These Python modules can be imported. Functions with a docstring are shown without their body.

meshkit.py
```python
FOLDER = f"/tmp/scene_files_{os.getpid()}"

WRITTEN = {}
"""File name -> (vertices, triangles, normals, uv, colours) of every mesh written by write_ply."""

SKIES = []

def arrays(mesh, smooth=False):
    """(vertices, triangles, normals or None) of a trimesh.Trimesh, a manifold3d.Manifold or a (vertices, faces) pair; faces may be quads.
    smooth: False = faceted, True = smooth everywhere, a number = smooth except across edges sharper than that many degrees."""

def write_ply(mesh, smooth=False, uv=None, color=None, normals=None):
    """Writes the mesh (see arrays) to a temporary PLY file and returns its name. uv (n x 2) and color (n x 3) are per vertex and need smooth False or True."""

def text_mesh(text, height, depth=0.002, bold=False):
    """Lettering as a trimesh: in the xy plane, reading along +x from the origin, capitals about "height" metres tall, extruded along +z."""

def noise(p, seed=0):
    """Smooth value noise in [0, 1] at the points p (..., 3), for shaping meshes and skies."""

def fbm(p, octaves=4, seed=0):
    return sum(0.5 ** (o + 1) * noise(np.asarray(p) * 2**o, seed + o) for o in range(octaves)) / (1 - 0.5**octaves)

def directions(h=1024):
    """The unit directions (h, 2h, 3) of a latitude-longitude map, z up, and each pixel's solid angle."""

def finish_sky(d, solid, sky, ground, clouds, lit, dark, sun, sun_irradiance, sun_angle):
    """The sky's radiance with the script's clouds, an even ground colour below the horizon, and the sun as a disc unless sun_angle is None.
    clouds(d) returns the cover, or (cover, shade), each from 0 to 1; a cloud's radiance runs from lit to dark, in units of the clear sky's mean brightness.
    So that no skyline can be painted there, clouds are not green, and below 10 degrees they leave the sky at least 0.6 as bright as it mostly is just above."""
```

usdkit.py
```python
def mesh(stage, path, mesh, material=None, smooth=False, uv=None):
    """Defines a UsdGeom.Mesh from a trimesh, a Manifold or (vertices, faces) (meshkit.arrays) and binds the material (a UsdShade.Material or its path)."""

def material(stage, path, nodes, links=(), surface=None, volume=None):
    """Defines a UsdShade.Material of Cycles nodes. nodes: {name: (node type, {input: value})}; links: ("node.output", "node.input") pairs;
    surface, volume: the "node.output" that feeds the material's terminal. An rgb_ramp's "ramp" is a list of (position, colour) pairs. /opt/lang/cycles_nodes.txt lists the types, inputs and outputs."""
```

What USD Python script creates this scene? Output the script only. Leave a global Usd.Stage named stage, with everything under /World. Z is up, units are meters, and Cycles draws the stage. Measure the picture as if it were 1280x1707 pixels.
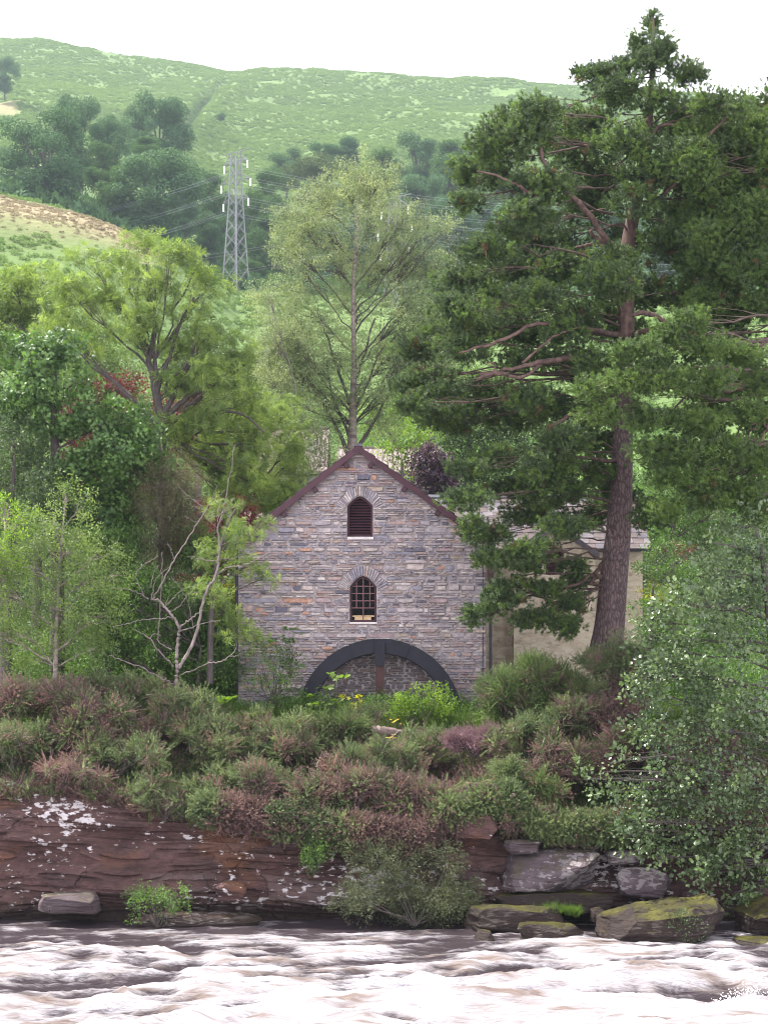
import math, re
import numpy as np, trimesh
import shapely.geometry as sg
import usdkit, meshkit
from meshkit import noise, fbm
from pxr import Gf, Sdf, Usd, UsdGeom, UsdLux, UsdShade, Vt

# ---------------------------------------------------------------- camera, sky, sun, exposure
stage = Usd.Stage.CreateInMemory()
UsdGeom.SetStageUpAxis(stage, 'Z')
UsdGeom.Xform.Define(stage, '/World')
UsdGeom.Scope.Define(stage, '/World/Looks')
F, CX, HY, ZC = 2600.0, 640.0, 1170.0, 5.6        # focal length and horizon of the photograph in its pixels, eye height over the river
EXPOSURE = 1.75
SUN = np.array([-0.46, 0.16, 0.87]); SUN /= np.linalg.norm(SUN)
SKY_STRENGTH, SUN_INTENSITY, SUN_ANGLE = 0.068, 1.25, 0.7

cam = UsdGeom.Camera.Define(stage, '/World/camera')
cam.CreateHorizontalApertureAttr(36.0)
cam.CreateVerticalApertureAttr(36.0 * 1707 / 1280)
cam.CreateFocalLengthAttr(F / 1280 * 36.0)
cam.CreateVerticalApertureOffsetAttr((HY - 853.5) / 1280 * 36.0)
cam.CreateExposureAttr(EXPOSURE)
cam.CreateClippingRangeAttr(Gf.Vec2f(0.5, 20000))
cam.AddTranslateOp().Set(Gf.Vec3d(0, 0, ZC)); cam.AddRotateXOp().Set(90.0)

def mat(name, nodes, links, surface='p.BSDF', volume=None):
    return usdkit.material(stage, '/World/Looks/' + name, nodes, links, surface=surface, volume=volume)

sky_m = mat('sky', {
    'sky': ('sky_texture', {'sky_type': 'single_scattering', 'sun_disc': False, 'sun_elevation': float(math.asin(SUN[2])), 'sun_rotation': float(math.atan2(SUN[0], SUN[1])), 'air_density': 1.0, 'aerosol_density': 1.6}),
    'tc': ('texture_coordinate', {}),
    'map': ('mapping', {'scale': (1.0, 1.0, 2.6)}),
    'n': ('noise_texture', {'scale': 2.2, 'detail': 6.0, 'roughness': 0.55}),
    'r': ('rgb_ramp', {'ramp': [(0.0, (0.55, 0.55, 0.55)), (0.45, (0.8, 0.8, 0.8)), (0.62, (1, 1, 1)), (1.0, (1, 1, 1))]}),
    'cl': ('rgb_ramp', {'ramp': [(0.0, (11.3, 11.2, 12.6)), (0.5, (14.3, 14.0, 15.0)), (1.0, (17.8, 17.2, 17.8))]}),
    'mix': ('mix', {}),
    'b': ('background_shader', {'strength': SKY_STRENGTH})},
    [('tc.generated', 'map.vector'), ('map.vector', 'n.vector'), ('n.fac', 'r.fac'), ('n.fac', 'cl.fac'), ('r.color', 'mix.fac'), ('sky.color', 'mix.color1'), ('cl.color', 'mix.color2'), ('mix.color', 'b.color')], surface='b.background')
dome = UsdLux.DomeLight.Define(stage, '/World/sky')
UsdShade.MaterialBindingAPI.Apply(dome.GetPrim()).Bind(sky_m)
dome.GetPrim().SetCustomDataByKey('kind', 'structure')
sun = UsdLux.DistantLight.Define(stage, '/World/sun')
sun.CreateNormalizeAttr(True); sun.CreateIntensityAttr(SUN_INTENSITY); sun.CreateAngleAttr(SUN_ANGLE); sun.CreateColorAttr(Gf.Vec3f(1.0, 0.95, 0.87))
_zx = np.cross([0, 0, 1.0], SUN); _zx /= np.linalg.norm(_zx); _zy = np.cross(SUN, _zx)
_m = np.eye(4); _m[0, :3], _m[1, :3], _m[2, :3] = _zx, _zy, SUN
sun.AddTransformOp().Set(Gf.Matrix4d(_m.tolist()))

# ---------------------------------------------------------------- helpers
def P(px, py, y):
    return np.array([(px - CX) * y / F, y, ZC + (HY - py) * y / F])

_names = set()
def path_for(name, parent=None):
    base = (parent if isinstance(parent, str) else str(parent.GetPath())) if parent is not None else '/World'
    p, k = f'{base}/{name}', 0
    while p in _names:
        k += 1; p = f'{base}/{name}_{k:03d}'
    _names.add(p)
    return p

def tag(prim, label=None, cat=None, group=None, kind=None):
    for k, v in (('label', label), ('category', cat), ('group', group), ('kind', kind)):
        if v: prim.SetCustomDataByKey(k, v)
    return prim

def thing(name, label, cat, loc=(0, 0, 0), rz=0.0, group=None, scale=None):
    x = UsdGeom.Xform.Define(stage, path_for(name))
    x.AddTranslateOp().Set(Gf.Vec3d(*map(float, loc)))
    if rz: x.AddRotateZOp().Set(float(rz))
    if scale is not None: x.AddScaleOp().Set(Gf.Vec3f(*map(float, np.broadcast_to(scale, 3))))
    return tag(x.GetPrim(), label, cat, group)

def obj(name, mesh, m, parent=None, smooth=False, **kw):
    return tag(usdkit.mesh(stage, path_for(name, parent), mesh, m, smooth=smooth).GetPrim(), **kw)

def copy_of(root, loc, rz, label, scale=1.0, group=None):
    was = root.GetCustomData()
    n = re.sub(r'_\d{3}$', '', root.GetName())
    r = thing(n, label, was['category'], loc, rz, group or was.get('group'), scale)
    r.GetReferences().AddInternalReference(root.GetPath()); r.SetInstanceable(True)
    return r

def cat_(ms):
    vs, fs, n = [], [], 0
    for m in ms:
        v, f, _ = meshkit.arrays(m)
        vs.append(v); fs.append(f + n); n += len(v)
    return np.vstack(vs), np.vstack(fs)

def box(x0, x1, y0, y1, z0, z1):
    m = trimesh.creation.box([abs(x1 - x0), abs(y1 - y0), abs(z1 - z0)]); m.apply_translation([(x0 + x1) / 2, (y0 + y1) / 2, (z0 + z1) / 2])
    return m

def bar(a, b, w, h=None):
    """A square bar from a to b."""
    a, b = np.asarray(a, float), np.asarray(b, float); d = b - a; L = np.linalg.norm(d)
    m = trimesh.creation.box([w, h or w, L]); m.apply_transform(trimesh.geometry.align_vectors([0, 0, 1], d / L)); m.apply_translation((a + b) / 2)
    return m

def tube(pts, rad, sides=6):
    """A tapering tube through pts, closed at its tip."""
    p = np.asarray(pts, float); r = np.broadcast_to(np.asarray(rad, float), (len(p),))
    t = np.gradient(p, axis=0); t /= np.linalg.norm(t, axis=1, keepdims=True) + 1e-12
    ref = np.where(np.abs(t[:, 2:]).mean() < 0.85, [[0, 0, 1.0]], [[1.0, 0, 0]])
    a = np.cross(t, ref); a /= np.linalg.norm(a, axis=1, keepdims=True) + 1e-12; b = np.cross(t, a)
    ang = np.arange(sides) * 2 * np.pi / sides
    v = (p[:, None] + r[:, None, None] * (np.cos(ang)[None, :, None] * a[:, None] + np.sin(ang)[None, :, None] * b[:, None])).reshape(-1, 3)
    i, j = np.meshgrid(np.arange(len(p) - 1), np.arange(sides), indexing='ij')
    A, B, C, D = i * sides + j, i * sides + (j + 1) % sides, (i + 1) * sides + (j + 1) % sides, (i + 1) * sides + j
    f = np.concatenate([np.stack([A, C, B], -1).reshape(-1, 3), np.stack([A, D, C], -1).reshape(-1, 3)])
    e = len(v); v = np.vstack([v, p[-1:] + t[-1:] * r[-1] * 0.5]); k = (len(p) - 1) * sides
    f = np.vstack([f, [[k + q, e, k + (q + 1) % sides] for q in range(sides)]])
    return v, f

def smooth_path(pts, n):
    """Catmull-Rom through rows of numbers."""
    p = np.asarray(pts, float); p = np.vstack([2 * p[0] - p[1], p, 2 * p[-1] - p[-2]])
    u = np.linspace(0, len(p) - 3 - 1e-6, n); i = u.astype(int); t = (u - i)[:, None]
    a, b, c, d = p[i], p[i + 1], p[i + 2], p[i + 3]
    return 0.5 * (2 * b + (c - a) * t + (2 * a - 5 * b + 4 * c - d) * t ** 2 + (3 * b - a - 3 * c + d) * t ** 3)

def unit(v): return v / (np.linalg.norm(v, axis=-1, keepdims=True) + 1e-12)

def frames(z, rng, up=None):
    """Rotation matrices (columns x, y, z) whose z is given; x random, or y close to up."""
    z = unit(z); r = rng.normal(size=z.shape) if up is None else np.broadcast_to(up, z.shape) + rng.normal(size=z.shape) * 0.25
    x = unit(np.cross(r, z)); y = np.cross(z, x)
    return np.stack([x, y, z], -1)

def scatter(bv, bf, R, t, s):
    """Copies of one small mesh joined."""
    s = np.asarray(s, float); s = s[:, None] if s.ndim == 1 else s
    v = np.einsum('nij,kj->nki', R, bv) * 1.0
    v = v * s[:, None, :] if s.shape[1] == 1 else np.einsum('nij,nkj->nki', R, bv[None] * s[:, None, :])
    v = v + t[:, None]
    f = bf[None] + (np.arange(len(t)) * len(bv))[:, None, None]
    return v.reshape(-1, 3), f.reshape(-1, 3)

def quat(R):
    from scipy.spatial.transform import Rotation
    return Rotation.from_matrix(R).as_quat()        # x y z w

def instancer(name, parent, protos, pos, R, scale, idx, **kw):
    pi = UsdGeom.PointInstancer.Define(stage, path_for(name, parent))
    targets = []
    for k, c in enumerate(protos):
        q = stage.DefinePrim(f'{pi.GetPath()}/sprig_{k + 1:03d}', 'Mesh'); q.GetReferences().AddInternalReference(c)
        targets.append(q.GetPath())
    pi.CreatePrototypesRel().SetTargets(targets)
    pi.CreatePositionsAttr(Vt.Vec3fArray.FromNumpy(np.ascontiguousarray(pos, np.float32)))
    pi.CreateProtoIndicesAttr(Vt.IntArray.FromNumpy(np.ascontiguousarray(idx, np.int32)))
    s = np.asarray(scale, np.float32); s = np.repeat(s[:, None], 3, 1) if s.ndim == 1 else s
    pi.CreateScalesAttr(Vt.Vec3fArray.FromNumpy(np.ascontiguousarray(s)))
    q = quat(R)
    pi.CreateOrientationsAttr(Vt.QuathArray([Gf.Quath(float(a[3]), float(a[0]), float(a[1]), float(a[2])) for a in q]))
    return tag(pi.GetPrim(), kind='stuff', **kw)

# ---------------------------------------------------------------- materials
def plain(name, c, rough=0.7, var=0.25, scale=6.0, bump=0.0, spec=0.3, stretch=(1, 1, 1), metallic=0.0, c2=None, bscale=None):
    c = np.array(c, float); c2 = np.array(c2, float) if c2 is not None else c * (1 + var)
    nodes = {'g': ('geometry', {}), 'm': ('mapping', {'scale': stretch}), 'n': ('noise_texture', {'scale': scale, 'detail': 5.0, 'roughness': 0.6}),
             'r': ('rgb_ramp', {'ramp': [(0.3, c * (1 - var)), (0.7, c2)]}),
             'p': ('principled_bsdf', {'roughness': rough, 'specular_ior_level': spec, 'metallic': metallic})}
    links = [('g.position', 'm.vector'), ('m.vector', 'n.vector'), ('n.fac', 'r.fac'), ('r.color', 'p.base_color')]
    if bump:
        nodes['n2'] = ('noise_texture', {'scale': bscale or scale * 3, 'detail': 4.0}); nodes['b'] = ('bump', {'strength': 0.8, 'distance': bump})
        links += [('m.vector', 'n2.vector'), ('n2.fac', 'b.height'), ('b.normal', 'p.normal')]
    return mat(name, nodes, links)

LEAVES = {}
def leafmat(name, dark, mid, light, trans=0.35, rough=0.5, spec=0.35, big=0.35):
    """Leaf colour differs from leaf to leaf and, softly, from bough to bough; light passes through."""
    LEAVES[name] = (dark, mid, light, trans, rough, spec, big)
    return mat(name, {
        'g': ('geometry', {}), 'n': ('noise_texture', {'scale': big, 'detail': 2.0}),
        'a': ('math', {'math_type': 'multiply_add', 'value2': 0.6, 'value3': -0.08}), 's': ('math', {'math_type': 'multiply_add', 'value2': 0.55}),
        'r': ('rgb_ramp', {'ramp': [(0.1, dark), (0.5, mid), (0.95, light)]}),
        'p': ('principled_bsdf', {'roughness': rough, 'specular_ior_level': spec}),
        't': ('translucent_bsdf', {}), 'br': ('mix', {'mix_type': 'multiply', 'fac': 1.0, 'color2': (1.25, 1.3, 0.7)}),
        'x': ('mix_closure', {'fac': trans})},
        [('g.position', 'n.vector'), ('n.fac', 's.value1'), ('g.random_per_island', 'a.value1'), ('a.value', 's.value3'), ('s.value', 'r.fac'), ('r.color', 'p.base_color'), ('r.color', 'br.color1'), ('br.color', 't.color'),
         ('p.BSDF', 'x.closure1'), ('t.BSDF', 'x.closure2')], surface='x.closure')

M = {}
M['ash'] = leafmat('ash_leaf', (0.1163, 0.1704, 0.049), (0.2116, 0.2897, 0.0736), (0.3597, 0.4259, 0.1225), trans=0.45)
M['birch'] = leafmat('birch_leaf', (0.1349, 0.1733, 0.0888), (0.2286, 0.2648, 0.1329), (0.3947, 0.4073, 0.2516), trans=0.38)
M['young_birch'] = leafmat('young_birch_leaf', (0.0877, 0.1356, 0.0378), (0.1491, 0.215, 0.0604), (0.2806, 0.3507, 0.1033), trans=0.4)
M['brown_birch'] = leafmat('brown_birch_leaf', (0.06, 0.055, 0.03), (0.09, 0.085, 0.04), (0.13, 0.12, 0.06), trans=0.3)
M['maple'] = leafmat('maple_leaf', (0.0501, 0.0989, 0.0297), (0.091, 0.168, 0.0396), (0.1818, 0.2767, 0.0692), trans=0.3)
M['dark'] = leafmat('dark_leaf', (0.0455, 0.0759, 0.0304), (0.0759, 0.1214, 0.0455), (0.1366, 0.1822, 0.0759), trans=0.3)
M['alder'] = leafmat('alder_leaf', (0.0646, 0.1042, 0.0443), (0.1153, 0.1648, 0.0644), (0.1961, 0.2431, 0.1008), trans=0.3, rough=0.38, spec=0.6)
M['shrub'] = leafmat('shrub_leaf', (0.0627, 0.1185, 0.0307), (0.1046, 0.1883, 0.0418), (0.1812, 0.2928, 0.0698), trans=0.4)
M['bright'] = leafmat('bright_leaf', (0.10, 0.17, 0.02), (0.16, 0.26, 0.03), (0.26, 0.38, 0.05), trans=0.5)
M['yellow'] = leafmat('yellow_leaf', (0.22, 0.22, 0.015), (0.36, 0.34, 0.02), (0.5, 0.46, 0.04), trans=0.5)
M['red'] = leafmat('red_leaf', (0.07, 0.012, 0.02), (0.15, 0.02, 0.035), (0.26, 0.04, 0.055), trans=0.4)
M['purple'] = leafmat('purple_leaf', (0.05, 0.028, 0.05), (0.09, 0.05, 0.085), (0.16, 0.10, 0.14), trans=0.25)
M['willow'] = leafmat('willow_leaf', (0.0607, 0.0743, 0.0378), (0.1013, 0.1215, 0.0607), (0.1755, 0.1958, 0.1013), trans=0.3)
M['pine'] = leafmat('pine_needle', (0.0579, 0.0936, 0.0364), (0.1001, 0.1471, 0.0524), (0.1844, 0.2342, 0.0766), trans=0.22, big=0.5)
M['pine2'] = leafmat('young_pine_needle', (0.079, 0.1336, 0.0302), (0.1353, 0.2159, 0.0423), (0.2254, 0.3242, 0.068), trans=0.28, big=0.5)
M['pine_deep'] = leafmat('shaded_pine_needle', (0.017, 0.034, 0.017), (0.0298, 0.051, 0.0221), (0.051, 0.0765, 0.0298), trans=0.15, big=0.5)  # darker copy of the needle colour, paints the shaded gaps between tufts
M['pine_lit'] = leafmat('lit_pine_needle', (0.077, 0.132, 0.033), (0.121, 0.1925, 0.0495), (0.176, 0.264, 0.077), trans=0.3, big=0.5)  # lighter copy of the needle colour, paints the lit tufts
M['pine_rust'] = leafmat('withered_pine_needle', (0.10, 0.05, 0.025), (0.14, 0.07, 0.03), (0.2, 0.11, 0.05), trans=0.15)
M['gorse'] = leafmat('gorse_shoot', (0.0992, 0.1375, 0.0564), (0.1696, 0.2135, 0.0908), (0.274, 0.3202, 0.1411), trans=0.2, big=0.9)
M['broom'] = leafmat('broom_shoot', (0.0845, 0.1288, 0.0435), (0.1352, 0.1932, 0.0652), (0.2198, 0.2737, 0.1014), trans=0.25, big=0.9)
M['heather'] = leafmat('dry_heather', (0.1362, 0.0838, 0.0788), (0.227, 0.1399, 0.1323), (0.3633, 0.2374, 0.2206), trans=0.15, big=0.9)
M['heather_bloom'] = leafmat('heather_bloom', (0.1632, 0.0938, 0.1163), (0.255, 0.1525, 0.1744), (0.3468, 0.2346, 0.2519), trans=0.15)
M['grass'] = leafmat('grass_blade', (0.06, 0.11, 0.02), (0.11, 0.18, 0.03), (0.18, 0.26, 0.05), trans=0.4)
M['bracken'] = leafmat('bracken_frond', (0.1013, 0.1582, 0.0518), (0.1523, 0.2325, 0.0666), (0.203, 0.2976, 0.0814), trans=0.25, big=0.012, spec=0.08, rough=0.7)
M['petal'] = plain('yellow_petal', (0.6, 0.42, 0.02), rough=0.6)
M['hill_a'] = leafmat('hill_oak_leaf', (0.0513, 0.1008, 0.0486), (0.0857, 0.1565, 0.0634), (0.1714, 0.2654, 0.0925), trans=0.2, big=0.06, spec=0.08, rough=0.7)
M['hill_b'] = leafmat('hill_birch_leaf', (0.0455, 0.0901, 0.0334), (0.0836, 0.1527, 0.0455), (0.1518, 0.2493, 0.0759), trans=0.25, big=0.06, spec=0.08, rough=0.7)
M['hill_c'] = leafmat('hill_ash_leaf', (0.0517, 0.0759, 0.0345), (0.0862, 0.1207, 0.0517), (0.1265, 0.1667, 0.069), trans=0.25, big=0.06, spec=0.08, rough=0.7)
M['bark'] = plain('grey_bark', (0.11, 0.095, 0.085), rough=0.9, var=0.4, scale=5, bump=0.02, stretch=(3, 3, 0.7))
M['dark_bark'] = plain('dark_bark', (0.055, 0.045, 0.042), rough=0.9, var=0.4, scale=5, bump=0.02, stretch=(3, 3, 0.7))
M['birch_bark'] = plain('birch_bark', (0.12, 0.09, 0.078), rough=0.8, var=0.55, scale=3, bump=0.01, stretch=(1, 1, 3), c2=(0.24, 0.20, 0.175))
M['dead_bark'] = plain('bare_dead_wood', (0.13, 0.105, 0.10), rough=0.85, var=0.45, scale=4, bump=0.008, stretch=(2, 2, 0.6))
M['pine_bark_low'] = mat('pine_bark_plates', {
    'g': ('geometry', {}), 'nd': ('noise_texture', {'scale': 5.0, 'detail': 3.0}), 'ad': ('vector_math', {'math_type': 'multiply_add', 'vector2': (0.16, 0.16, 0.16)}), 'm': ('mapping', {'scale': (13.0, 13.0, 3.4)}), 'v': ('voronoi_texture', {'feature': 'distance_to_edge', 'scale': 1.0}), 'n': ('noise_texture', {'scale': 1.6, 'detail': 6.0, 'roughness': 0.7}),
    'vr': ('rgb_ramp', {'ramp': [(0.0, (0.0, 0.0, 0.0)), (0.22, (1, 1, 1))]}), 'r': ('rgb_ramp', {'ramp': [(0.3, (0.062, 0.044, 0.044)), (0.7, (0.13, 0.094, 0.092))]}),
    'x': ('mix', {'color1': (0.036, 0.026, 0.027)}), 'b': ('bump', {'strength': 1.0, 'distance': 0.03}), 'p': ('principled_bsdf', {'roughness': 0.95, 'specular_ior_level': 0.12})},
    [('g.position', 'nd.vector'), ('nd.color', 'ad.vector1'), ('g.position', 'ad.vector3'), ('ad.vector', 'm.vector'), ('m.vector', 'v.vector'), ('m.vector', 'n.vector'), ('v.distance', 'vr.fac'), ('n.fac', 'r.fac'), ('vr.color', 'x.fac'), ('r.color', 'x.color2'), ('x.color', 'p.base_color'), ('v.distance', 'b.height'), ('b.normal', 'p.normal')])
M['pine_bark'] = plain('orange_pine_bark', (0.05, 0.029, 0.026), rough=0.95, var=0.5, scale=4, bump=0.01, stretch=(1.5, 1.5, 1.0), c2=(0.105, 0.066, 0.054))
M['pine_twig'] = plain('pine_branch_bark', (0.05, 0.033, 0.029), rough=0.9, var=0.4, scale=5, c2=(0.085, 0.055, 0.046))

# ---------------------------------------------------------------- sprigs (prototypes of foliage, each a small mesh)
stage.CreateClassPrim('/World/sprigs')
def proto(name, v, f, m):
    p = f'/World/sprigs/{name}'; usdkit.mesh(stage, p, (v, f), m); return p

LEAF = (np.array([[0, 0, 0], [0.28, 0.42, 0.06], [0, 1, -0.06], [-0.28, 0.42, 0.06]]), np.array([[0, 1, 2], [0, 2, 3]]))
NARROW = (np.array([[0, 0, 0], [0.13, 0.45, 0.04], [0, 1, -0.05], [-0.13, 0.45, 0.04]]), np.array([[0, 1, 2], [0, 2, 3]]))
ROUND = (np.array([[0, 0, 0], [0.3, 0.25, 0.05], [0.36, 0.6, 0.05], [0.0, 1, -0.04], [-0.36, 0.6, 0.05], [-0.3, 0.25, 0.05]]), np.array([[0, 1, 2], [0, 2, 3], [0, 3, 4], [0, 4, 5]]))
_a = np.radians([0, 28, 48, 72, 100, 128, 152, 180, -60]); _pal = [(0, 0.15)]
PALM = (np.array([[0, 0, 0], [0.42, 0.05, -0.03], [0.30, 0.32, 0], [0.52, 0.62, -0.05], [0.2, 0.6, 0], [0, 1, -0.08], [-0.2, 0.6, 0], [-0.52, 0.62, -0.05], [-0.30, 0.32, 0], [-0.42, 0.05, -0.03]]),
        np.array([[0, k, k + 1] for k in range(1, 9)]))

def leaf_spray(seed, leaf, n, size, length, spread, flat=0.5, droop=0.0):
    """A twig along +z with leaves about it."""
    rng = np.random.default_rng(seed)
    u = rng.random(n) ** 0.8; ang = rng.random(n) * 2 * np.pi; rad = spread * rng.random(n) ** 0.7 * (0.35 + 0.65 * np.sin(np.pi * np.clip(u, 0.05, 0.95)))
    t = np.stack([np.cos(ang) * rad, np.sin(ang) * rad, u * length], 1)
    d = unit(np.stack([np.cos(ang), np.sin(ang), 0.7 + 0 * u], 1) + rng.normal(size=(n, 3)) * 0.4 - np.array([0, 0, droop]))
    nrm = unit(np.array([0, 0, 1.0]) * flat + rng.normal(size=(n, 3)) * 0.6)
    x = unit(np.cross(d, nrm)); z = np.cross(x, d)
    v, f = scatter(*leaf, np.stack([x, d, z], -1), t, size * (0.65 + 0.6 * rng.random(n)))
    return v, f

def pinnate_spray(seed, fronds, pairs, flen, lsize, length, leaf=NARROW):
    rng = np.random.default_rng(seed); V, Fc, n = [], [], 0
    for k in range(fronds):
        a = rng.random() * 2 * np.pi; u = rng.random()
        d = unit(np.array([np.cos(a), np.sin(a), 0.5 + 0.4 * rng.normal()])); nr = unit(np.array([0, 0, 1.0]) + rng.normal(size=3) * 0.5)
        sd = unit(np.cross(d, nr)); nr = np.cross(sd, d)
        s = np.linspace(0.25, 1, pairs)
        t = np.concatenate([np.outer(s, d) * flen - np.outer(s ** 2, [0, 0, 0.3 * flen])] * 2) + np.array([0, 0, u * length])
        side = np.concatenate([np.ones(pairs), -np.ones(pairs)])
        dd = unit(d[None] * 0.75 + side[:, None] * sd[None] + rng.normal(size=(2 * pairs, 3)) * 0.15)
        x = unit(np.cross(dd, nr[None] + rng.normal(size=(2 * pairs, 3)) * 0.3)); z = np.cross(x, dd)
        v, f = scatter(*leaf, np.stack([x, dd, z], -1), t, lsize * (1.1 - 0.5 * np.concatenate([s, s]) ** 2))
        V.append(v); Fc.append(f + n); n += len(v)
    return np.vstack(V), np.vstack(Fc)

NEEDLE = (np.array([[-0.5, 0, 0], [0.5, 0, 0], [0, 0, 1.0]]), np.array([[0, 1, 2]]))
def needle_spray(seed, shoots, needles, nlen, nwid, slen, spread, angle=0.75, sweep=0.6):
    """Shoots set with needles: pine tufts, gorse, heather."""
    rng = np.random.default_rng(seed); V, Fc, n = [], [], 0
    for k in range(shoots):
        a = rng.random() * 2 * np.pi; r = spread * math.sqrt(rng.random())
        root = np.array([np.cos(a) * r, np.sin(a) * r, 0.35 * slen * rng.normal()])
        ax = unit(np.array([np.cos(a) * sweep, np.sin(a) * sweep, 1.0]) + rng.normal(size=3) * 0.25); L = slen * (0.6 + 0.7 * rng.random())
        u = rng.random(needles) ** 0.75
        side = unit(np.cross(rng.normal(size=(needles, 3)), ax)); d = unit(ax[None] * (1 - angle * (1 - 0.5 * u[:, None])) + side * angle)
        v, f = scatter(*NEEDLE, frames(d, rng), root + u[:, None] * L * ax[None], np.stack([np.full(needles, nwid), np.full(needles, nwid), nlen * (0.7 + 0.5 * rng.random(needles))], 1))
        V += [v, np.array([root - ax * slen * 0.6 - side[0] * nwid, root - ax * slen * 0.6 + side[0] * nwid, root + ax * L])]; Fc += [f + n, np.array([[0, 1, 2]]) + n + len(v)]; n += len(v) + 3
    return np.vstack(V), np.vstack(Fc)

for k_, m_ in list(M.items()):                                     # darker and lighter copies of each kind: varied tone, painted-in shade and highlights
    n_ = m_.GetPrim().GetName()
    if n_ in LEAVES:
        c_ = np.array(LEAVES[n_][:3]); rest_ = LEAVES[n_][3:]
        M[k_ + '_deep'] = leafmat(n_ + '_dark', *[tuple(x) for x in c_ * [0.62, 0.66, 0.7]], *rest_); M[k_ + '_light'] = leafmat(n_ + '_young', *[tuple(x) for x in np.minimum(c_ * [1.45, 1.38, 1.3], 0.6)], *rest_)
S = {}
def sprays(key, fn, m, k=4):
    S[key] = [proto(f'{key}_{i + 1}', *fn(i * 17 + len(key)), M[m if i < 2 else m + '_deep' if i == 2 else m + '_light']) for i in range(k)]
sprays('ash', lambda s: pinnate_spray(s, 6, 5, 0.26, 0.10, 0.22), 'ash')
sprays('birch', lambda s: leaf_spray(s, LEAF, 34, 0.062, 0.6, 0.16, flat=0.2, droop=0.9), 'birch')
sprays('young_birch', lambda s: leaf_spray(s, LEAF, 32, 0.06, 0.5, 0.17, flat=0.3, droop=0.4), 'young_birch')
sprays('brown_birch', lambda s: leaf_spray(s, LEAF, 40, 0.045, 0.45, 0.17, flat=0.2, droop=0.4), 'brown_birch')
sprays('maple', lambda s: leaf_spray(s, PALM, 16, 0.115, 0.3, 0.24, flat=1.3, droop=0.5), 'maple')
sprays('dark', lambda s: leaf_spray(s, LEAF, 26, 0.085, 0.4, 0.2, flat=0.6), 'dark')
sprays('alder', lambda s: leaf_spray(s, ROUND, 15, 0.105, 0.42, 0.18, flat=0.8), 'alder')
sprays('shrub', lambda s: leaf_spray(s, LEAF, 22, 0.085, 0.35, 0.17, flat=0.6), 'shrub')
sprays('bright', lambda s: leaf_spray(s, LEAF, 20, 0.085, 0.35, 0.16, flat=0.6), 'bright')
sprays('yellow', lambda s: leaf_spray(s, LEAF, 20, 0.08, 0.35, 0.16, flat=0.6), 'yellow')
sprays('red', lambda s: leaf_spray(s, LEAF, 22, 0.085, 0.35, 0.18, flat=0.6), 'red')
sprays('purple', lambda s: leaf_spray(s, ROUND, 18, 0.10, 0.35, 0.2, flat=0.8), 'purple')
sprays('willow', lambda s: leaf_spray(s, NARROW, 26, 0.075, 0.4, 0.14, flat=0.2), 'willow')
tuft = lambda s: needle_spray(s, 4, 80, 0.066, 0.0085, 0.12, 0.11, angle=0.8, sweep=0.7)
sprays('pine', tuft, 'pine', 3); S['pine'] += [proto('pine_deep_1', *tuft(91), M['pine_deep']), proto('pine_lit_1', *tuft(92), M['pine2']), proto('pine_lit_2', *tuft(97), M['pine2'])]
sprays('pine2', tuft, 'pine2', 3); S['pine2'] += [proto('pine2_deep_1', *tuft(93), M['pine']), proto('pine2_lit_1', *tuft(94), M['pine_lit'])]
sprays('pine_rust', lambda s: needle_spray(s, 3, 45, 0.075, 0.009, 0.14, 0.1), 'pine_rust', 1)
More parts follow.
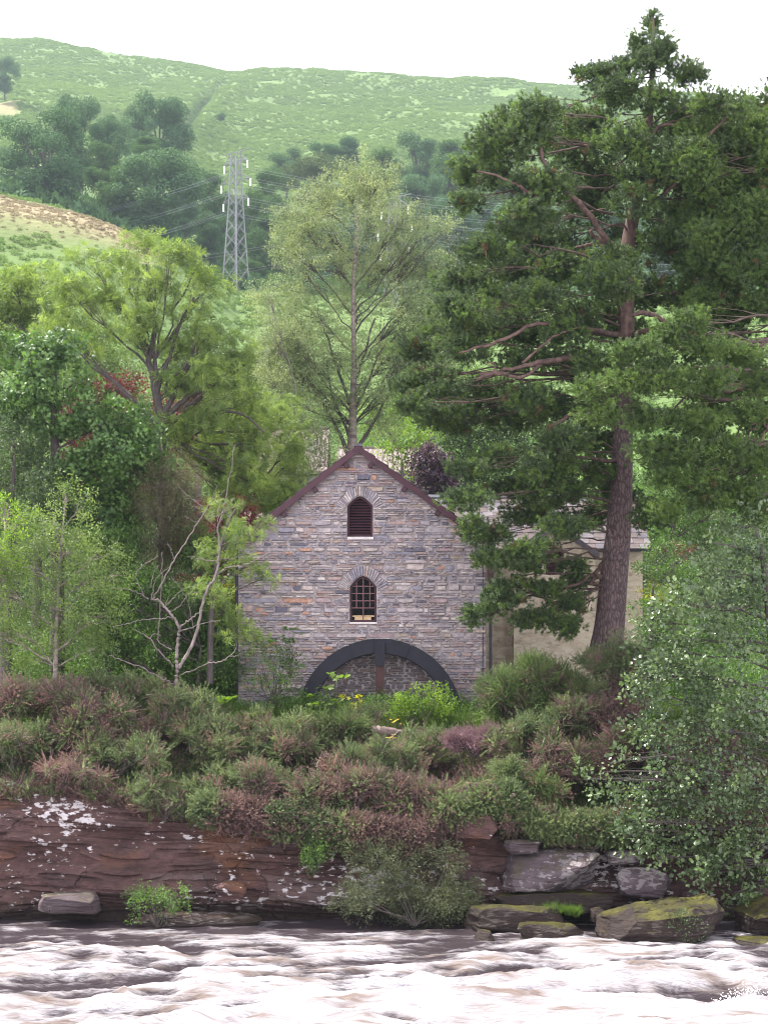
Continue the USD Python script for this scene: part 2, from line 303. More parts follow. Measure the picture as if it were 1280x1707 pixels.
sprays('gorse', lambda s: needle_spray(s, 18, 40, 0.042, 0.009, 0.22, 0.17, angle=0.7, sweep=0.95), 'gorse')
sprays('broom', lambda s: needle_spray(s, 17, 42, 0.042, 0.009, 0.26, 0.16, angle=0.6, sweep=0.75), 'broom')
sprays('heather', lambda s: needle_spray(s, 17, 40, 0.035, 0.008, 0.24, 0.16, angle=0.65, sweep=0.9), 'heather')
sprays('heather_bloom', lambda s: needle_spray(s, 15, 40, 0.03, 0.010, 0.24, 0.14, angle=0.6, sweep=0.7), 'heather_bloom', 2)
sprays('grass', lambda s: needle_spray(s, 26, 3, 0.30, 0.012, 0.18, 0.10, angle=0.25, sweep=0.5), 'grass', 2)

# ---------------------------------------------------------------- the land
XS = np.array([-900, -300, 0, 120, 200, 260, 320, 400, 640, 900, 1280, 1800, 2400.0])
ROWS = [  # distance: the height in the photograph at which the ground lies there, per column of XS
    (62,  [1060] * 13),
    (72,  [930, 940, 950, 960, 965, 970, 970, 965, 950, 950, 960, 960, 960]),
    (100, [780, 780, 780, 790, 800, 800, 800, 800, 800, 805, 810, 810, 810]),
    (150, [560, 560, 560, 580, 600, 620, 640, 660, 680, 690, 690, 690, 690]),
    (180, [440, 440, 440, 460, 490, 520, 555, 590, 610, 620, 620, 620, 620]),
    (200, [330, 340, 352, 375, 405, 440, 480, 540, 560, 570, 570, 570, 570]),
    (212, [300, 310, 326, 352, 384, 418, 460, 515, 540, 550, 550, 550, 550]),
    (245, [300, 312, 330, 360, 400, 440, 462, 488, 500, 510, 510, 510, 510]),
    (290, [300, 310, 328, 345, 385, 425, 462, 482, 490, 492, 492, 492, 492]),
    (330, [285, 295, 315, 335, 372, 405, 432, 445, 450, 450, 450, 450, 450]),
    (400, [245, 250, 268, 290, 315, 330, 345, 360, 365, 370, 370, 370, 370]),
    (470, [195, 205, 222, 240, 260, 275, 288, 300, 305, 310, 320, 320, 320]),
    (600, [125, 130, 150, 165, 182, 190, 200, 210, 222, 228, 245, 250, 250]),
    (720, [82, 85, 98, 112, 132, 142, 148, 152, 165, 172, 200, 210, 210]),
]
SKX = np.array([-900, -300, 0, 60, 130, 200, 300, 380, 402, 440, 520, 620, 680, 770, 870, 960, 1120, 1280, 1800, 2400.0])
SKY = np.array([72, 68, 70, 74, 90, 105, 110, 121, 122, 117, 118, 128, 137, 133, 137, 142, 156, 176, 200, 210.0])
LIPX = np.array([-900, 0, 140, 300, 450, 560, 700, 750, 800, 840, 900, 1000, 1100, 1280, 2400.0])
LIPZ = np.array([3.6, 3.55, 3.5, 3.0, 2.7, 2.4, 2.2, 2.9, 3.45, 3.3, 2.35, 2.4, 2.7, 2.6, 2.6])
def land_z(X, y):
    X, y = np.broadcast_arrays(np.asarray(X, float), np.asarray(y, float)); out = np.zeros(X.shape)
    lip = np.interp(X, LIPX, LIPZ)
    ys, zs = [40.45, 41.0, 42.0, 44.0, 46.0, 54.0], [lip - 0.25, lip + 0.02, lip * 0.5 + 2.05, 4.75 + 0 * lip, 5.05 + 0 * lip, 5.6 + 0 * lip]
    for d, c in ROWS:
        ys.append(d); zs.append(ZC + (HY - np.interp(X, XS, c)) * d / F)
    skl = np.interp(X, SKX, SKY)
    ys += [830.0, 900.0, 1100.0]; top = ZC + (HY - skl) * 830 / F; zs += [top, top - 6, top - 120]
    ys = np.array(ys); zs = np.stack(zs, -1)
    k = np.clip(np.searchsorted(ys, y, 'right') - 1, 0, len(ys) - 2); t = np.clip((y - ys[k]) / (ys[k + 1] - ys[k]), 0, 1)
    take = lambda i: np.take_along_axis(zs, np.clip(i, 0, len(ys) - 1)[..., None], -1)[..., 0]
    h = ys[k + 1] - ys[k]
    z0, z1 = take(k), take(k + 1)
    m0 = np.where(k > 0, (z1 - take(k - 1)) / (ys[k + 1] - ys[np.maximum(k - 1, 0)]), (z1 - z0) / h); m1 = (take(k + 2) - z0) / (ys[np.minimum(k + 2, len(ys) - 1)] - ys[k])
    H = (2 * t ** 3 - 3 * t ** 2 + 1) * z0 + (t ** 3 - 2 * t ** 2 + t) * h * m0 + (-2 * t ** 3 + 3 * t ** 2) * z1 + (t ** 3 - t ** 2) * h * m1
    x = (X - CX) * y / F
    p = np.stack([x, y, 0 * x], -1); far = np.clip((y - 420) / 120, 0, 1) * np.clip((880 - y) / 60, 0, 1)
    H = H + far * ((fbm(p / 42.0, 4, 3) - 0.5) * 9.0) + np.clip((y - 60) / 100, 0, 1) * (fbm(p / 9.0, 3, 9) - 0.5) * 1.4
    # a gully that runs down from the notch in the skyline
    gx = 402 - (y < 830) * np.clip(830 - y, 0, 400) * 0.36
    cr = far * np.clip((800 - y) / 120, 0, 1)
    H = H - cr * 8.0 * np.exp(-((X - gx) / 11.0) ** 2) + cr * 4.0 * np.exp(-((X - gx - 30) / 26.0) ** 2)
    return H
def ground_at(px, y): return float(land_z(np.array([px]), np.array([y]))[0])
def G(px, y): return np.array([(px - CX) * y / F, y, ground_at(px, y)])

gy = np.concatenate([np.linspace(40.45, 47, 26), np.geomspace(47.6, 240, 110), np.linspace(243, 900, 210), np.linspace(930, 1100, 5)])
gX = np.linspace(-900, 2400, 520)
XX, YY = np.meshgrid(gX, gy)
ZZ = land_z(XX, YY)
land_v = np.stack([(XX - CX) * YY / F, YY, ZZ], -1).reshape(-1, 3)
def grid_faces(nr, nc):
    i, j = np.meshgrid(np.arange(nr - 1), np.arange(nc - 1), indexing='ij'); a = i * nc + j
    return np.concatenate([np.stack([a, a + 1, a + nc + 1], -1).reshape(-1, 3), np.stack([a, a + nc + 1, a + nc], -1).reshape(-1, 3)])
# short brown grass grows on the knoll on the left, bracken and grass elsewhere
def dry_at(x, y):
    X = CX + x * F / y
    k = np.exp(-((y - 207) / 11.0) ** 2) * np.clip((300 - X) / 80, 0, 1)
    k = np.maximum(k, 0.8 * np.exp(-((y - 530) / 22.0) ** 2) * np.clip((45 - X) / 30, 0, 1))
    return k * np.clip(0.35 + 1.5 * fbm(np.stack([x / 5, y / 5, 0 * x], -1), 3, 4), 0, 1)
dry = dry_at(land_v[:, 0], land_v[:, 1])
land_m = mat('hill_ground', {
    'g': ('geometry', {}), 'n': ('noise_texture', {'scale': 0.05, 'detail': 6.0, 'roughness': 0.65}), 'n2': ('noise_texture', {'scale': 0.9, 'detail': 5.0, 'roughness': 0.7}),
    'r': ('rgb_ramp', {'ramp': [(0.3, (0.052, 0.085, 0.025)), (0.55, (0.073, 0.117, 0.034)), (0.75, (0.09, 0.138, 0.042))]}), 'r2': ('rgb_ramp', {'ramp': [(0.3, (0.11, 0.095, 0.05)), (0.5, (0.19, 0.145, 0.09)), (0.7, (0.24, 0.185, 0.125))]}),
    'at': ('attribute', {'attribute': 'dry'}), 'x': ('mix', {}), 'b': ('bump', {'strength': 1.0, 'distance': 0.4}), 'p': ('principled_bsdf', {'roughness': 0.95, 'specular_ior_level': 0.1})},
    [('g.position', 'n.vector'), ('g.position', 'n2.vector'), ('n.fac', 'r.fac'), ('n2.fac', 'r2.fac'), ('at.fac', 'x.fac'), ('r.color', 'x.color1'), ('r2.color', 'x.color2'), ('x.color', 'p.base_color'), ('n2.fac', 'b.height'), ('b.normal', 'p.normal')])
land = usdkit.mesh(stage, path_for('hillside'), (land_v, grid_faces(len(gy), len(gX))), land_m, smooth=True)
UsdGeom.PrimvarsAPI(land).CreatePrimvar('dry', Sdf.ValueTypeNames.FloatArray, 'vertex').Set(Vt.FloatArray.FromNumpy(dry.astype(np.float32)))
tag(land.GetPrim(), 'green hillside of bracken and rough grass rising behind the mill', 'hill', kind='structure')

# ---------------------------------------------------------------- the river
wy = np.concatenate([np.linspace(-20, 22, 30), np.linspace(22.3, 41.5, 250)]); wx = np.concatenate([np.linspace(-60, -11, 40), np.linspace(-10.8, 11, 520), np.linspace(11.3, 60, 40)])
WX, WY = np.meshgrid(wx, wy)
def rid(p, o, s): return 1 - np.abs(2 * fbm(p, o, s) - 1)
wa, wb = WX + 0.35 * WY, WY - 0.12 * WX
warp = fbm(np.stack([wa * 0.3, wb * 0.6, 0 * WX], -1), 3, 21) - 0.5
rough_ = np.interp(WY, [22, 27, 31, 34, 37, 39.5], [1.0, 1.0, 0.9, 0.7, 0.42, 0.24])
r1 = rid(np.stack([wa * 0.28 + warp, wb * 0.75 + 1.2 * warp, 0 * WX], -1), 2, 5); r2 = rid(np.stack([wa * 0.8 + warp, wb * 2.0 + warp, 0 * WX], -1), 3, 7); r3 = fbm(np.stack([wa * 2.2, wb * 5.0, 0 * WX], -1), 3, 11)
hump = 0.35 * np.exp(-(((WX + 6.0) / 1.6) ** 2 + ((WY - 33.8) / 0.7) ** 2)) + 0.4 * np.exp(-(((WX - 4.8) / 1.6) ** 2 + ((WY - 31.2) / 0.6) ** 2)) + 0.3 * np.exp(-(((WX - 6.8) / 1.2) ** 2 + ((WY - 28.5) / 0.6) ** 2)) + 0.25 * np.exp(-(((WX - 1.6) / 1.4) ** 2 + ((WY - 29.0) / 0.5) ** 2))
WZ = rough_ * (0.5 * (r1 - 0.75) + 0.26 * (r2 - 0.75) + 0.10 * (r3 - 0.5)) + hump * 0.8 + (0.03 + 0.06 * rough_) * (fbm(np.stack([wa * 1.6, wb * 7.0, 0 * WX], -1), 4, 41) - 0.5)
foam = np.interp(WY, [22, 27.5, 30.0, 32, 34.5, 37, 39.5], [0.98, 0.94, 0.80, 0.62, 0.44, 0.28, 0.14]) + 0.9 * (r1 - 0.8) + 0.9 * (r2 - 0.78) + 0.5 * hump + 0.5 * (fbm(np.stack([wa * 0.35, wb * 0.9, 0 * WX], -1), 3, 31) - 0.5)
foam += 0.5 * np.exp(-(((WX - 4.7) / 1.1) ** 2 + ((WY - 34.6) / 0.5) ** 2))
river_m = mat('river_water', {
    'g': ('geometry', {}), 'm': ('mapping', {'rotation': (0, 0, 0.12), 'scale': (0.9, 4.2, 1.0)}), 'n': ('noise_texture', {'scale': 2.4, 'detail': 9.0, 'roughness': 0.72, 'distortion': 0.8}),
    'n2': ('noise_texture', {'scale': 5.0, 'detail': 7.0, 'roughness': 0.75, 'distortion': 0.8}), 'm2': ('mapping', {'rotation': (0, 0, 0.12), 'scale': (0.8, 3.0, 1.0)}),
    'at': ('attribute', {'attribute': 'foam'}), 's0': ('math', {'math_type': 'add'}), 's': ('math', {'math_type': 'multiply_add', 'value2': 0.6}), 'k': ('map_range', {'range_type': 'smoothstep', 'from_min': 1.04, 'from_max': 1.58, 'to_min': 0.0, 'to_max': 1.0, 'clamp': True}),
    'w': ('principled_bsdf', {'base_color': (0.034, 0.024, 0.029), 'roughness': 0.18, 'ior': 1.33, 'specular_ior_level': 0.5}),
    'fr': ('rgb_ramp', {'ramp': [(0.34, (0.18, 0.14, 0.125)), (0.45, (0.30, 0.275, 0.285)), (0.6, (0.42, 0.405, 0.44))]}), 'n3': ('noise_texture', {'scale': 0.7, 'detail': 4.0}),
    'f': ('principled_bsdf', {'roughness': 0.8, 'specular_ior_level': 0.2}), 'b': ('bump', {'strength': 1.0, 'distance': 0.14}), 'x': ('mix_closure', {})},
    [('g.position', 'm.vector'), ('g.position', 'm2.vector'), ('m.vector', 'n.vector'), ('m2.vector', 'n2.vector'), ('m.vector', 'n3.vector'), ('at.fac', 's0.value1'), ('n.fac', 's0.value2'), ('n2.fac', 's.value1'), ('s0.value', 's.value3'), ('s.value', 'k.value'), ('k.result', 'x.fac'), ('n3.fac', 'fr.fac'), ('fr.color', 'f.base_color'),
     ('n2.fac', 'b.height'), ('b.normal', 'w.normal'), ('b.normal', 'f.normal'), ('w.BSDF', 'x.closure1'), ('f.BSDF', 'x.closure2')], surface='x.closure')
river = usdkit.mesh(stage, path_for('river'), (np.stack([WX, WY, WZ], -1).reshape(-1, 3), grid_faces(len(wy), len(wx))), river_m, smooth=True)
UsdGeom.PrimvarsAPI(river).CreatePrimvar('foam', Sdf.ValueTypeNames.FloatArray, 'vertex').Set(Vt.FloatArray.FromNumpy(foam.ravel().astype(np.float32)))
tag(river.GetPrim(), 'foaming brown and white river in spate across the foreground', 'river', kind='structure')

# ---------------------------------------------------------------- rock face along the far bank
def rock_mat(name, base, mid, ochre, lichen_at=0.62, moss=0.0, ochre_at=0.62, wet=0.25, wz=(0.15, 0.65), lichen=(0.56, 0.53, 0.54), ls=3.2):
    return mat(name, {
        'g': ('geometry', {}), 'sx': ('separate_xyz', {}), 'sn': ('separate_xyz', {}),
        'm': ('mapping', {'rotation': (0, 0.05, 0), 'scale': (0.8, 0.8, 2.2)}), 'n': ('noise_texture', {'scale': 1.3, 'detail': 7.0, 'roughness': 0.65, 'distortion': 0.4}),
        'r': ('rgb_ramp', {'ramp': [(0.28, base), (0.52, mid), (0.75, np.array(mid) * 1.6)]}),
        'm2': ('mapping', {'scale': (0.5, 0.5, 1.0)}), 'n2': ('noise_texture', {'scale': 0.8, 'detail': 4.0}), 'k2': ('map_range', {'range_type': 'smoothstep', 'from_min': ochre_at - 0.06, 'from_max': ochre_at + 0.06, 'to_min': 0.0, 'to_max': 0.7, 'clamp': True}), 'x2': ('mix', {'color2': ochre}),
        'm3': ('mapping', {'scale': (1.0, 1.0, 2.0)}), 'n3': ('noise_texture', {'scale': ls, 'detail': 6.0, 'roughness': 0.6}), 'n3b': ('noise_texture', {'scale': 0.55, 'detail': 2.0}), 'a3': ('math', {'math_type': 'multiply_add', 'value2': 0.75}), 'k3': ('map_range', {'range_type': 'smoothstep', 'from_min': lichen_at + 0.47, 'from_max': lichen_at + 0.52, 'to_min': 0.0, 'to_max': 0.9, 'clamp': True}), 'at': ('attribute', {'attribute': 'tone'}), 'xt': ('mix', {'color2': (0.15, 0.118, 0.118)}), 'x3': ('mix', {'color2': lichen}),
        'kw': ('map_range', {'from_min': wz[0], 'from_max': wz[1], 'to_min': 0.0, 'to_max': 1.0, 'clamp': True}), 'x4': ('mix', {'color1': (0.028, 0.02, 0.018)}), 'krw': ('map_range', {'from_min': wz[0], 'from_max': wz[1], 'to_min': wet, 'to_max': 0.85, 'clamp': True}),
        'n5': ('noise_texture', {'scale': 2.2, 'detail': 4.0}), 'a5': ('math', {'math_type': 'add'}), 'k5': ('map_range', {'range_type': 'smoothstep', 'from_min': 1.12, 'from_max': 1.42, 'to_min': 0.0, 'to_max': moss, 'clamp': True}), 'mo': ('rgb_ramp', {'ramp': [(0.35, (0.022, 0.02, 0.007)), (0.55, (0.045, 0.043, 0.009)), (0.8, (0.095, 0.09, 0.018))]}), 'x5': ('mix', {}),
        'nb': ('noise_texture', {'scale': 5.0, 'detail': 6.0, 'roughness': 0.7}), 'b': ('bump', {'strength': 1.0, 'distance': 0.11}), 'p': ('principled_bsdf', {'specular_ior_level': 0.14})},
        [('g.position', 'sx.vector'), ('g.normal', 'sn.vector'), ('g.position', 'm.vector'), ('g.position', 'm2.vector'), ('g.position', 'm3.vector'), ('m.vector', 'n.vector'), ('m2.vector', 'n2.vector'), ('m3.vector', 'n3.vector'), ('m2.vector', 'n3b.vector'),
         ('n.fac', 'r.fac'), ('n2.fac', 'k2.value'), ('k2.result', 'x2.fac'), ('r.color', 'x2.color1'), ('n3b.fac', 'a3.value1'), ('n3.fac', 'a3.value3'), ('a3.value', 'k3.value'), ('k3.result', 'x3.fac'), ('at.fac', 'xt.fac'), ('x2.color', 'xt.color1'), ('xt.color', 'x3.color1'),
         ('sx.z', 'kw.value'), ('kw.result', 'x4.fac'), ('x3.color', 'x4.color2'), ('sx.z', 'krw.value'), ('krw.result', 'p.roughness'),
         ('g.position', 'n5.vector'), ('n5.fac', 'a5.value1'), ('sn.z', 'a5.value2'), ('a5.value', 'k5.value'), ('k5.result', 'x5.fac'), ('n5.fac', 'mo.fac'), ('mo.color', 'x5.color2'), ('x4.color', 'x5.color1'), ('x5.color', 'p.base_color'),
         ('m.vector', 'nb.vector'), ('nb.fac', 'b.height'), ('b.normal', 'p.normal')])
M['cliff'] = rock_mat('river_cliff_rock', (0.032, 0.019, 0.021), (0.085, 0.048, 0.045), (0.15, 0.07, 0.038), ls=4.2, lichen_at=0.505, moss=0.12)
M['boulder'] = rock_mat('mossy_boulder_rock', (0.008, 0.006, 0.006), (0.021, 0.015, 0.015), (0.04, 0.026, 0.02), lichen_at=0.66, moss=0.9, wz=(0.25, 1.25))
M['slab'] = rock_mat('grey_slab_rock', (0.04, 0.029, 0.032), (0.085, 0.066, 0.073), (0.10, 0.07, 0.058), lichen_at=0.47, moss=0.4, ochre_at=0.7, lichen=(0.21, 0.19, 0.195), ls=4.5)

cx_ = np.linspace(-15, 15, 1250); cs = np.linspace(0, 1, 170)
CXX, CS = np.meshgrid(cx_, cs)
lipz = np.interp(CX + CXX * F / 39.6, LIPX, LIPZ) + 0.12 * (fbm(np.stack([CXX * 0.8, 0 * CXX, 0 * CXX], -1), 3, 2) - 0.5)
up_ = np.clip(CS / 0.86, 0, 1); back = np.clip((CS - 0.86) / 0.14, 0, 1)
CZ = -0.7 + (lipz + 0.7) * up_ + 0.15 * back
tz = CZ + 0.05 * CXX + 0.25 * (fbm(np.stack([CXX * 0.25, 0 * CXX, CZ * 0.3], -1), 2, 8) - 0.5)
n_a = noise(np.stack([CXX * 0.30, 0 * CXX, tz * 1.6], -1), 4); n_b = noise(np.stack([CXX * 0.6, 0 * CXX + 3, tz * 4.2], -1), 5); n_c = noise(np.stack([CXX * 1.3, 0 * CXX + 7, tz * 10.0], -1), 6)
st = lambda n, k: np.floor(n * k) / k + np.clip((n * k - np.floor(n * k)) * 5, 0, 1) / k
dsp = 0.75 * st(n_a, 4) + 0.46 * st(n_b, 4) + 0.24 * st(n_c, 3) + 0.30 * (fbm(np.stack([CXX * 1.7, 0 * CXX, CZ * 2.5], -1), 4, 12) - 0.5)
def blocks(x, z, bw, bh, sd):
    """Beds cut by upright joints: how far each block stands out, and the joints between."""
    zz = z / bh + 0.8 * noise(np.stack([x * 0.35, 0 * x, z * 0.6], -1), sd); r = np.floor(zz); fz = zz - r
    xx = x / bw * (0.7 + 0.6 * noise(np.stack([r * 3.7, 0 * r, 0 * r], -1) + 0.5, sd + 1)) + 9.7 * noise(np.stack([r * 5.3, 0 * r + 2, 0 * r], -1) + 0.5, sd + 2) + 0.35 * noise(np.stack([x * 1.5, 0 * x, z * 2], -1), sd + 3); c = np.floor(xx); fx = xx - c
    o = noise(np.stack([c * 1.9, r * 2.3, 0 * c], -1) + 0.5, sd + 4); j = np.maximum(np.exp(-(np.minimum(fx, 1 - fx) * bw / 0.035) ** 2), np.exp(-(np.minimum(fz, 1 - fz) * bh / 0.03) ** 2))
    return o, j * noise(np.stack([x * 1.1, 0 * x, z * 1.7], -1), sd + 5)
o1, j1 = blocks(CXX, tz, 1.7, 0.55, 51); o2, j2 = blocks(CXX, tz, 0.55, 0.17, 61); o3, _ = blocks(CXX, tz, 0.22, 0.07, 71)
wk = np.clip(2.2 * fbm(np.stack([CXX * 0.3, 0 * CXX, CZ * 0.6], -1), 3, 81) - 0.55, 0.15, 1)
dsp = 0.55 * n_a + 0.30 * st(n_b, 3) + wk * (0.44 * o1 + 0.30 * o2 + 0.11 * o3 - 0.14 * j1 - 0.09 * j2) + 0.30 * (fbm(np.stack([CXX * 1.7, 0 * CXX, CZ * 2.5], -1), 4, 12) - 0.5)
blk = 0 * dsp
CY = 40.35 + 0.25 * up_ - dsp * (0.35 + 0.65 * np.sin(np.pi * np.clip(up_, 0.05, 0.97))) - 0.32 * blk * (up_ < 0.95) + back * 1.3 + 0.3 * np.clip(0.45 - CZ, 0, 0.5)
rock_p = obj('rock_face', (np.stack([CXX, CY, CZ], -1).reshape(-1, 3), grid_faces(*CXX.shape)), M['cliff'], smooth=False, label='layered purple-brown rock face with white lichen along the far bank', cat='cliff', kind='structure')

tone = np.clip(1.9 * (0.55 * o2 + 0.45 * o1) - 0.75 + 0.5 * (wk - 0.6), 0, 0.8) * np.clip((CXX + 9) / 4, 0.25, 1)
UsdGeom.PrimvarsAPI(rock_p).CreatePrimvar('tone', Sdf.ValueTypeNames.FloatArray, 'vertex').Set(Vt.FloatArray.FromNumpy(tone.ravel().astype(np.float32)))
def boulder(name, label, px, y, py_top, py_bot, wpx, depth, m, seed, tilt=0.0, flat=1.0, sub=5, parent=None):
    """A weathered, bedded boulder whose outline spans the given place in the photograph."""
    k = y / F; w, h = wpx * k / 2, (py_bot - py_top) * k / 2
    rb = np.random.default_rng(seed); v = unit(rb.normal(size=(26, 3))); v = np.sign(v) * np.abs(v) ** 0.55 * rb.uniform(0.86, 1.0, (26, 1))
    b = trimesh.convex.convex_hull(v * np.array([w, depth / 2, h])); b = b.subdivide_to_size(max(0.06, w / 34)); b.merge_vertices()
    trimesh.smoothing.filter_taubin(b, iterations=4); q = np.array(b.vertices); nv = np.array(b.vertex_normals)
    bed = q[:, 2] + 0.12 * q[:, 0] + 0.2 * (fbm(q * 0.8 + seed, 2, seed) - 0.5)
    q = q + nv * (0.42 * flat * h * (fbm(q * 2.0 + seed * 7.1, 5, seed) - 0.5))[:, None]
    ins = st(noise(np.stack([q[:, 0] * 0.5, q[:, 1] * 0.5, bed * 7.5], -1) + seed, seed + 1), 3) + 0.5 * noise(np.stack([q[:, 0] * 1.5, q[:, 1] * 1.5, bed * 20], -1) + seed, seed + 4)
    q[:, :2] *= (1 - 0.15 * np.clip(ins, 0, 1.4) * (0.6 / max(0.6, w)))[:, None]
    q[:, 2] += q[:, 0] * tilt
    c = P(px, (py_top + py_bot) / 2, y)
    t = thing(name, label, 'rock', (c[0], c[1], c[2] - h))
    q[:, 2] += h
    obj('rock_body', (q, np.array(b.faces)), m, t, smooth=40)
    return t
RK = 'rocks at the foot of the river bank'
for a in [
    ('boulder', 'long mossy boulder under the alder, its pale tip pointing left', 1098, 37.0, 1497, 1585, 232, 2.2, M['boulder'], 3, 0.16),
    ('boulder', 'flat mossy ledge rock with a white lichen patch beside the riverside willow', 872, 38.3, 1508, 1560, 225, 1.6, M['boulder'], 5, -0.06),
    ('boulder', 'bare brown boulder at the water edge in front of the mossy ledge', 915, 37.0, 1534, 1600, 130, 1.2, M['boulder'], 8, -0.05),
    ('boulder', 'dark rock cut off by the right picture edge, moss along its top', 1285, 37.6, 1496, 1560, 130, 1.8, M['boulder'], 11, 0.12),
    ('boulder', 'low dark rock at the right edge, standing in the river', 1265, 36.2, 1560, 1606, 130, 1.2, M['boulder'], 13, 0.0),
    ('boulder', 'small pointed grey rock where the smooth water starts to fall', 808, 36.6, 1548, 1600, 46, 0.6, M['boulder'], 16, -0.2),
    ('boulder', 'small wet brown rock between the bare boulder and the long mossy one', 1010, 36.5, 1572, 1606, 70, 0.6, M['boulder'], 19, 0.0),
    ('boulder', 'small upright stone on the ledge left of the long mossy boulder', 996, 38.4, 1512, 1540, 34, 0.5, M['boulder'], 23, 0.1),
    ('boulder', 'low wet rock below the middle of the long mossy boulder', 1120, 36.0, 1580, 1612, 120, 0.8, M['boulder'], 29, 0.0)]:
    boulder(*a)
boulder('slab_rock', 'broad grey slab with lichen above the mossy rocks', 920, 39.3, 1408, 1492, 200, 1.6, M['slab'], 31, 0.02, flat=0.35)
boulder('ledge_rock', 'narrow grey ledge along the top of the broad slab, on its left', 868, 39.5, 1396, 1424, 80, 1.4, M['slab'], 32, 0.03, flat=0.4)
boulder('ledge_rock', 'dark mossy ledge between the broad slab and the mossy rocks', 930, 39.0, 1484, 1524, 240, 1.2, M['boulder'], 34, 0.0, flat=0.6)
boulder('ledge_rock', 'broken grey ledge right of the broad slab, half under the alder', 1070, 39.4, 1440, 1500, 110, 1.3, M['slab'], 37, -0.05, flat=0.6)
boulder('ledge_rock', 'thin grey bed above the broken ledge, under the alder leaves', 1040, 39.6, 1412, 1444, 90, 1.2, M['slab'], 39, 0.05, flat=0.5)
boulder('outcrop', 'upper block of the layered outcrop in the scrub below the waterwheel', 800, 39.75, 1300, 1348, 78, 1.2, M['cliff'], 42, 0.02, flat=0.8)
boulder('outcrop', 'lower and wider block of the layered outcrop in the scrub', 792, 39.6, 1344, 1402, 104, 1.2, M['cliff'], 44, 0.0, flat=0.8)
boulder('ledge_rock', 'orange brown block standing out of the cliff foot, left of the willow', 384, 39.1, 1470, 1504, 66, 0.9, M['cliff'], 43, 0.0)
boulder('ledge_rock', 'pale lichened shelf at the foot of the cliff on the left', 120, 39.3, 1486, 1526, 130, 1.2, M['slab'], 47, 0.0, flat=0.5)
boulder('ledge_rock', 'undercut rock shelf at the water line below the orange block', 330, 39.0, 1520, 1556, 240, 0.9, M['cliff'], 49, 0.0)

# ---------------------------------------------------------------- the mill
STONES = [plain(f'rubble_stone_{i}', c, rough=0.95, var=0.25, scale=9, bump=0.015, spec=0.12, bscale=22) for i, c in enumerate([
    (0.241, 0.212, 0.226), (0.291, 0.251, 0.251), (0.189, 0.175, 0.207), (0.328, 0.277, 0.262), (0.262, 0.197, 0.183), (0.306, 0.183, 0.139), (0.102, 0.093, 0.120), (0.379, 0.335, 0.320), (0.241, 0.183, 0.189), (0.277, 0.226, 0.189)])]
SHADED = [plain(f'shaded_stone_{i}', np.array(c) * 0.55, rough=0.8, var=0.32, scale=9, bump=0.015, spec=0.15, bscale=22) for i, c in enumerate([(0.21, 0.17, 0.175), (0.24, 0.18, 0.175), (0.19, 0.165, 0.18)])]  # browner stones, darkened to paint in the shade of the wheel
STW = np.array([0.25, 0.23, 0.10, 0.14, 0.10, 0.02, 0.025, 0.035, 0.08, 0.02])
M['mortar'] = plain('lime_mortar', (0.23, 0.205, 0.21), rough=0.95, var=0.3, scale=5, bump=0.02, bscale=30)
M['maroon'] = plain('maroon_paint', (0.04, 0.014, 0.021), rough=0.6, var=0.25, scale=3, spec=0.25)
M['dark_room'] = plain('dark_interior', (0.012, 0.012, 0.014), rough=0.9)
M['black_iron'] = plain('black_painted_iron', (0.014, 0.013, 0.02), rough=0.45, var=0.3, scale=2)
M['slate'] = plain('roof_slate', (0.075, 0.066, 0.078), rough=0.85, spec=0.15, var=0.35, scale=2, bump=0.006)
M['slate_b'] = plain('roof_slate_pale', (0.11, 0.098, 0.108), rough=0.85, spec=0.15, var=0.35, scale=2, bump=0.006)
M['slate_c'] = plain('roof_slate_brown', (0.085, 0.068, 0.068), rough=0.85, spec=0.15, var=0.35, scale=2, bump=0.006)
M['lead'] = plain('ridge_lead', (0.27, 0.27, 0.29), rough=0.5, var=0.15, scale=2)
M['pale_wood'] = plain('pale_timber', (0.52, 0.36, 0.2), rough=0.7, var=0.2, scale=4, stretch=(0.3, 2, 4))
M['sill'] = plain('sill_stone', (0.40, 0.37, 0.36), rough=0.9, var=0.2, scale=6, bump=0.008)
M['harl'] = plain('cream_harling', (0.44, 0.36, 0.265), rough=0.95, var=0.22, scale=1.4, bump=0.03, bscale=16, c2=(0.5, 0.42, 0.32))
M['harl'] = mat('cream_rubble', {'g': ('geometry', {}), 'm': ('mapping', {'scale': (2.2, 2.2, 5.0)}), 'v': ('voronoi_texture', {'feature': 'distance_to_edge', 'scale': 2.1}), 'vc': ('voronoi_texture', {'scale': 2.1}), 'n': ('noise_texture', {'scale': 2.5, 'detail': 6.0, 'roughness': 0.7}),
    'sv': ('separate_color', {}), 'a': ('math', {'math_type': 'multiply_add', 'value2': 0.35}), 'r': ('rgb_ramp', {'ramp': [(0.35, (0.24, 0.19, 0.145)), (0.6, (0.40, 0.335, 0.26)), (0.9, (0.48, 0.42, 0.34))]}), 'k': ('rgb_ramp', {'ramp': [(0.0, (0, 0, 0)), (0.10, (1, 1, 1))]}), 'b': ('bump', {'strength': 0.7, 'distance': 0.012}), 'p': ('principled_bsdf', {'roughness': 0.95, 'specular_ior_level': 0.1})},
    [('g.position', 'm.vector'), ('m.vector', 'v.vector'), ('m.vector', 'vc.vector'), ('g.position', 'n.vector'), ('vc.color', 'sv.color'), ('sv.r', 'a.value1'), ('n.fac', 'a.value3'), ('a.value', 'r.fac'), ('r.color', 'p.base_color'), ('v.distance', 'k.fac'), ('k.color', 'b.height'), ('b.normal', 'p.normal')])
